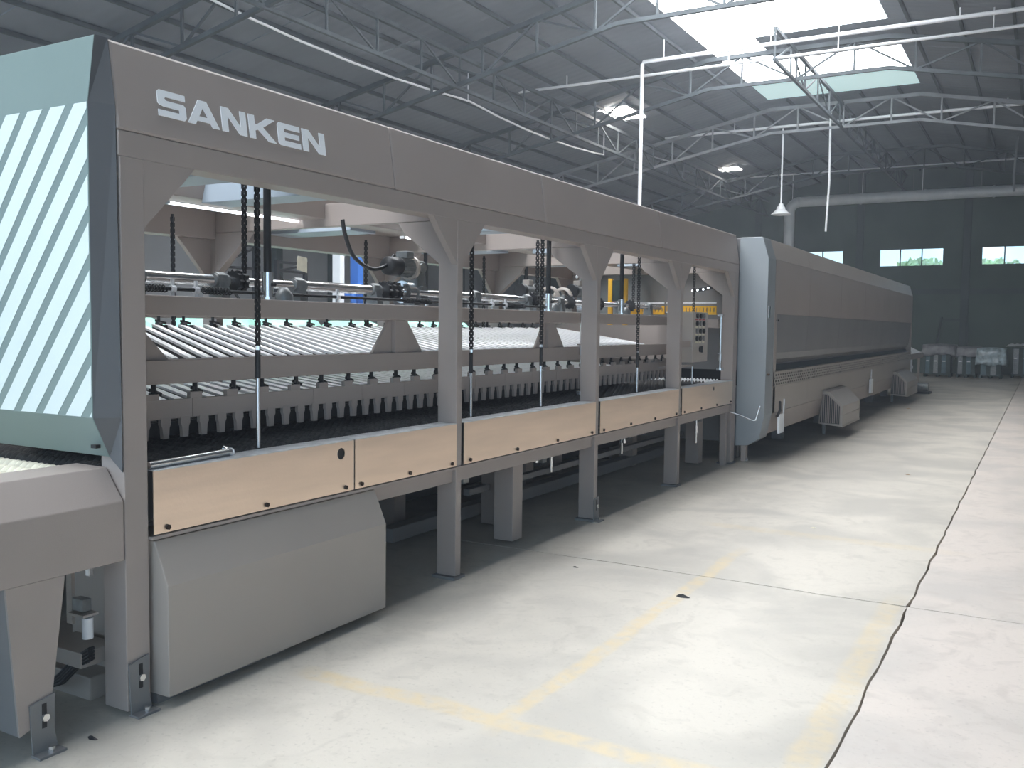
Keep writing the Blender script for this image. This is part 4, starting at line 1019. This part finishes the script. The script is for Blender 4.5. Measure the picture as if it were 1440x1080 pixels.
obj('shaft', MB().box(-8.9, -9.05, 10.45, 10.55, 0, 2.75), PIPE, t, .01); obj('base', MB().box(-8.82,-9.13,10.36,10.64,0,.02), PIPE, t)
t = thing('blue_crane_post', 'blue steel post and beam behind the hanging hose', 'crane', (-9, 10.9, 0))
obj('column', MB().box(-8.9, -9.06, 10.86, 10.98, 0, 2.9), BLUE, t, .01); obj('arm', MB().box(-8.93, -9.03, 10.60, 10.86, 2.0, 2.08), BLUE, t, .01)
obj('hose_coil', MB().lathe([(.16,-.04),(.22,0),(.16,.04),(.12,0),(.16,-.04)], 0, (-8.8,10.78,1.98), 20), BLUE, t)
t = thing('gantry_frame', 'small yellow frame with red cross piece on the head rear near the oven', 'frame', (-4.6, 10.2, 1.62))
for x in (-4.517, -4.325): obj('upright', MB().box(x-.025, x+.025, 10.18, 10.22, 1.62, 2.171), YELLOW, t, .003)
obj('cross_piece', MB().box(-4.491, -4.351, 10.185, 10.215, 1.83, 1.90), RED, t); obj('green_panel', MB().box(-4.491, -4.351, 10.195, 10.205, 1.905, 2.151), CRATED, t)
obj('base', MB().box(-4.85, -4.35, 10.16, 10.24, 1.60, 1.6195), PAINT, t)
for i, (y, z, w, h, m) in enumerate(((3.15,2.02,.10,.06,PAPER),(5.15,1.99,.11,.10,PAPER),(3.02,1.93,.09,.11,CARD))):
    x = -4.9 if i != 2 else -5.2
    o = obj('label_tag', MB().prism([(y-w/2,z),(y+w/2,z-.02),(y+w/2,z+h-.01),(y-w/2+.01,z+h)], 0, x+.15, x+.153), m)
    tag(o, ['cream paper tag hanging at the left below the rear header beam', 'cream paper tag hanging right of the lifting screw', 'brown cardboard tag hanging at the far left inside the frame'][i], 'tag')
t = thing('edge_glow', 'long thin bright white glow standing in for a lit beam edge under the top cover, nearest bay', 'lamp', (-4.2, 3.6, 2.20))
obj('tube', MB().cyl((-4.46,3.35,2.292),(-4.46,5.0,2.292), .0095, n=8), GLOWM, t); obj('holder', MB().box(-4.44,-4.48,3.33,3.35,2.28,2.30).box(-4.44,-4.48,5.0,5.02,2.28,2.30), PIPE, t)  # glowing tube and holders added in place of a lit beam edge
t = thing('edge_glow', 'long thin bright white glow standing in for a lit beam edge under the top cover, left of the second post', 'lamp', (-4.2, 6, 2.20))
obj('tube', MB().cyl((-4.46,6.0,2.292),(-4.46,7.3,2.292), .0095, n=8), GLOWM, t); obj('holder', MB().box(-4.44,-4.48,5.98,6.0,2.28,2.30).box(-4.44,-4.48,7.3,7.32,2.28,2.30), PIPE, t)  # second glowing strip, likewise added for the lit beam edge
t = thing('indicator_strip', 'rising row of small white indicator lamps on the oven end wall above the yellow tray', 'indicator lights', (-3.6, 10.86, 2))
LS = [(-3.729, 2.046), (-3.667, 2.054), (-3.596, 2.062), (-3.535, 2.078), (-3.465, 2.086), (-3.395, 2.094)]
obj('strip', MB().add([(x, 10.8695, z+dz) for dz in (-.02,.02) for x, z in LS]+[(x, 10.8655, z+dz) for dz in (-.02,.02) for x, z in LS], [(k,k+1,k+7,k+6) for k in range(5)]+[(12+k,13+k,19+k,18+k) for k in range(5)]), BLACKP, t)
for x, z in LS: obj('bulb', MB().cyl((x,10.855,z),(x,10.865,z), .012, n=10), GLOWM, t)
# ------------------------------------------------------------------ litter on the floor
def litter(x, y, s, m, label, cat='debris'):
    pts = [(x-s, y), (x-s*.2, y-s*.35), (x+s*.7, y-s*.15), (x+s, y+s*.2), (x+s*.1, y+s*.3)]
    o = obj('floor_scrap', MB().add([(a,b,.001) for a,b in pts]+[(x,y,s*.45),(x-s*.6,y+s*.1,s*.3)], [(0,1,6),(1,2,5),(2,3,5),(3,4,5),(4,0,6),(0,1,5),(4,5,6),(1,5,6)]), m)
    tag(o, label, cat)
litter(-1.80, 5.20, .045, BLACKP, 'black scrap of rubber in the middle of the pale floor')
litter(-2.64, 5.47, .022, BLACKP, 'tiny black scrap on the floor left of the larger one')
litter(-3.10, 2.20, .030, BLACKP, 'small dark curled scrap on the floor beside the conveyor leg')
litter(-1.25, 11.0, .03, CARD, 'small brown scrap on the far floor')
litter(-2.35, 20.3, .05, CARD, 'brown scrap on the far floor beside the oven end')
litter(-1.55, 7.6, .025, PAPER, 'small pale paper scrap on the floor near the long crack')

# ------------------------------------------------------------------ groups of like things
GROUPS = {'side_panel':'stainless side panels along the machine', 'lift_chain':'black lift chains of the head', 'gear_motor':'gear motors on the head', 'roof_truss':'roof trusses crossing the hall',
 'lattice_girder':'lengthwise roof girders', 'water_pipe':'white pipes under the roof', 'drop_pipe':'pipes hanging down from the roof', 'guide_rod':'guide rods of the head', 'lifting_screw':'lifting screws with bright sleeves',
 'rear_screw':'dark rear lifting rods', 'transport_crate':'crates by the end wall', 'plastic_cover':'plastic covers on the crates', 'wrapped_bundle':'green wrapped bundles on the table', 'tree':'trees outside the windows',
 'label_tag':'paper tags inside the frame', 'blower_cover':'blower covers along the oven', 'switch_plate':'switch plates on the oven side', 'ceiling_lamp':'ceiling lamps', 'edge_glow':'glowing strips standing in for lit beam edges',
 'lattice_tower':'lattice towers behind the machine', 'floor_scrap':'scraps on the floor'}
for o in ALLO:
    b = o.name.split('.')[0]
    if o.parent is None and b in GROUPS: o['group'] = GROUPS[b]
for o in ALLO:
    if '_o' in o: del o['_o']
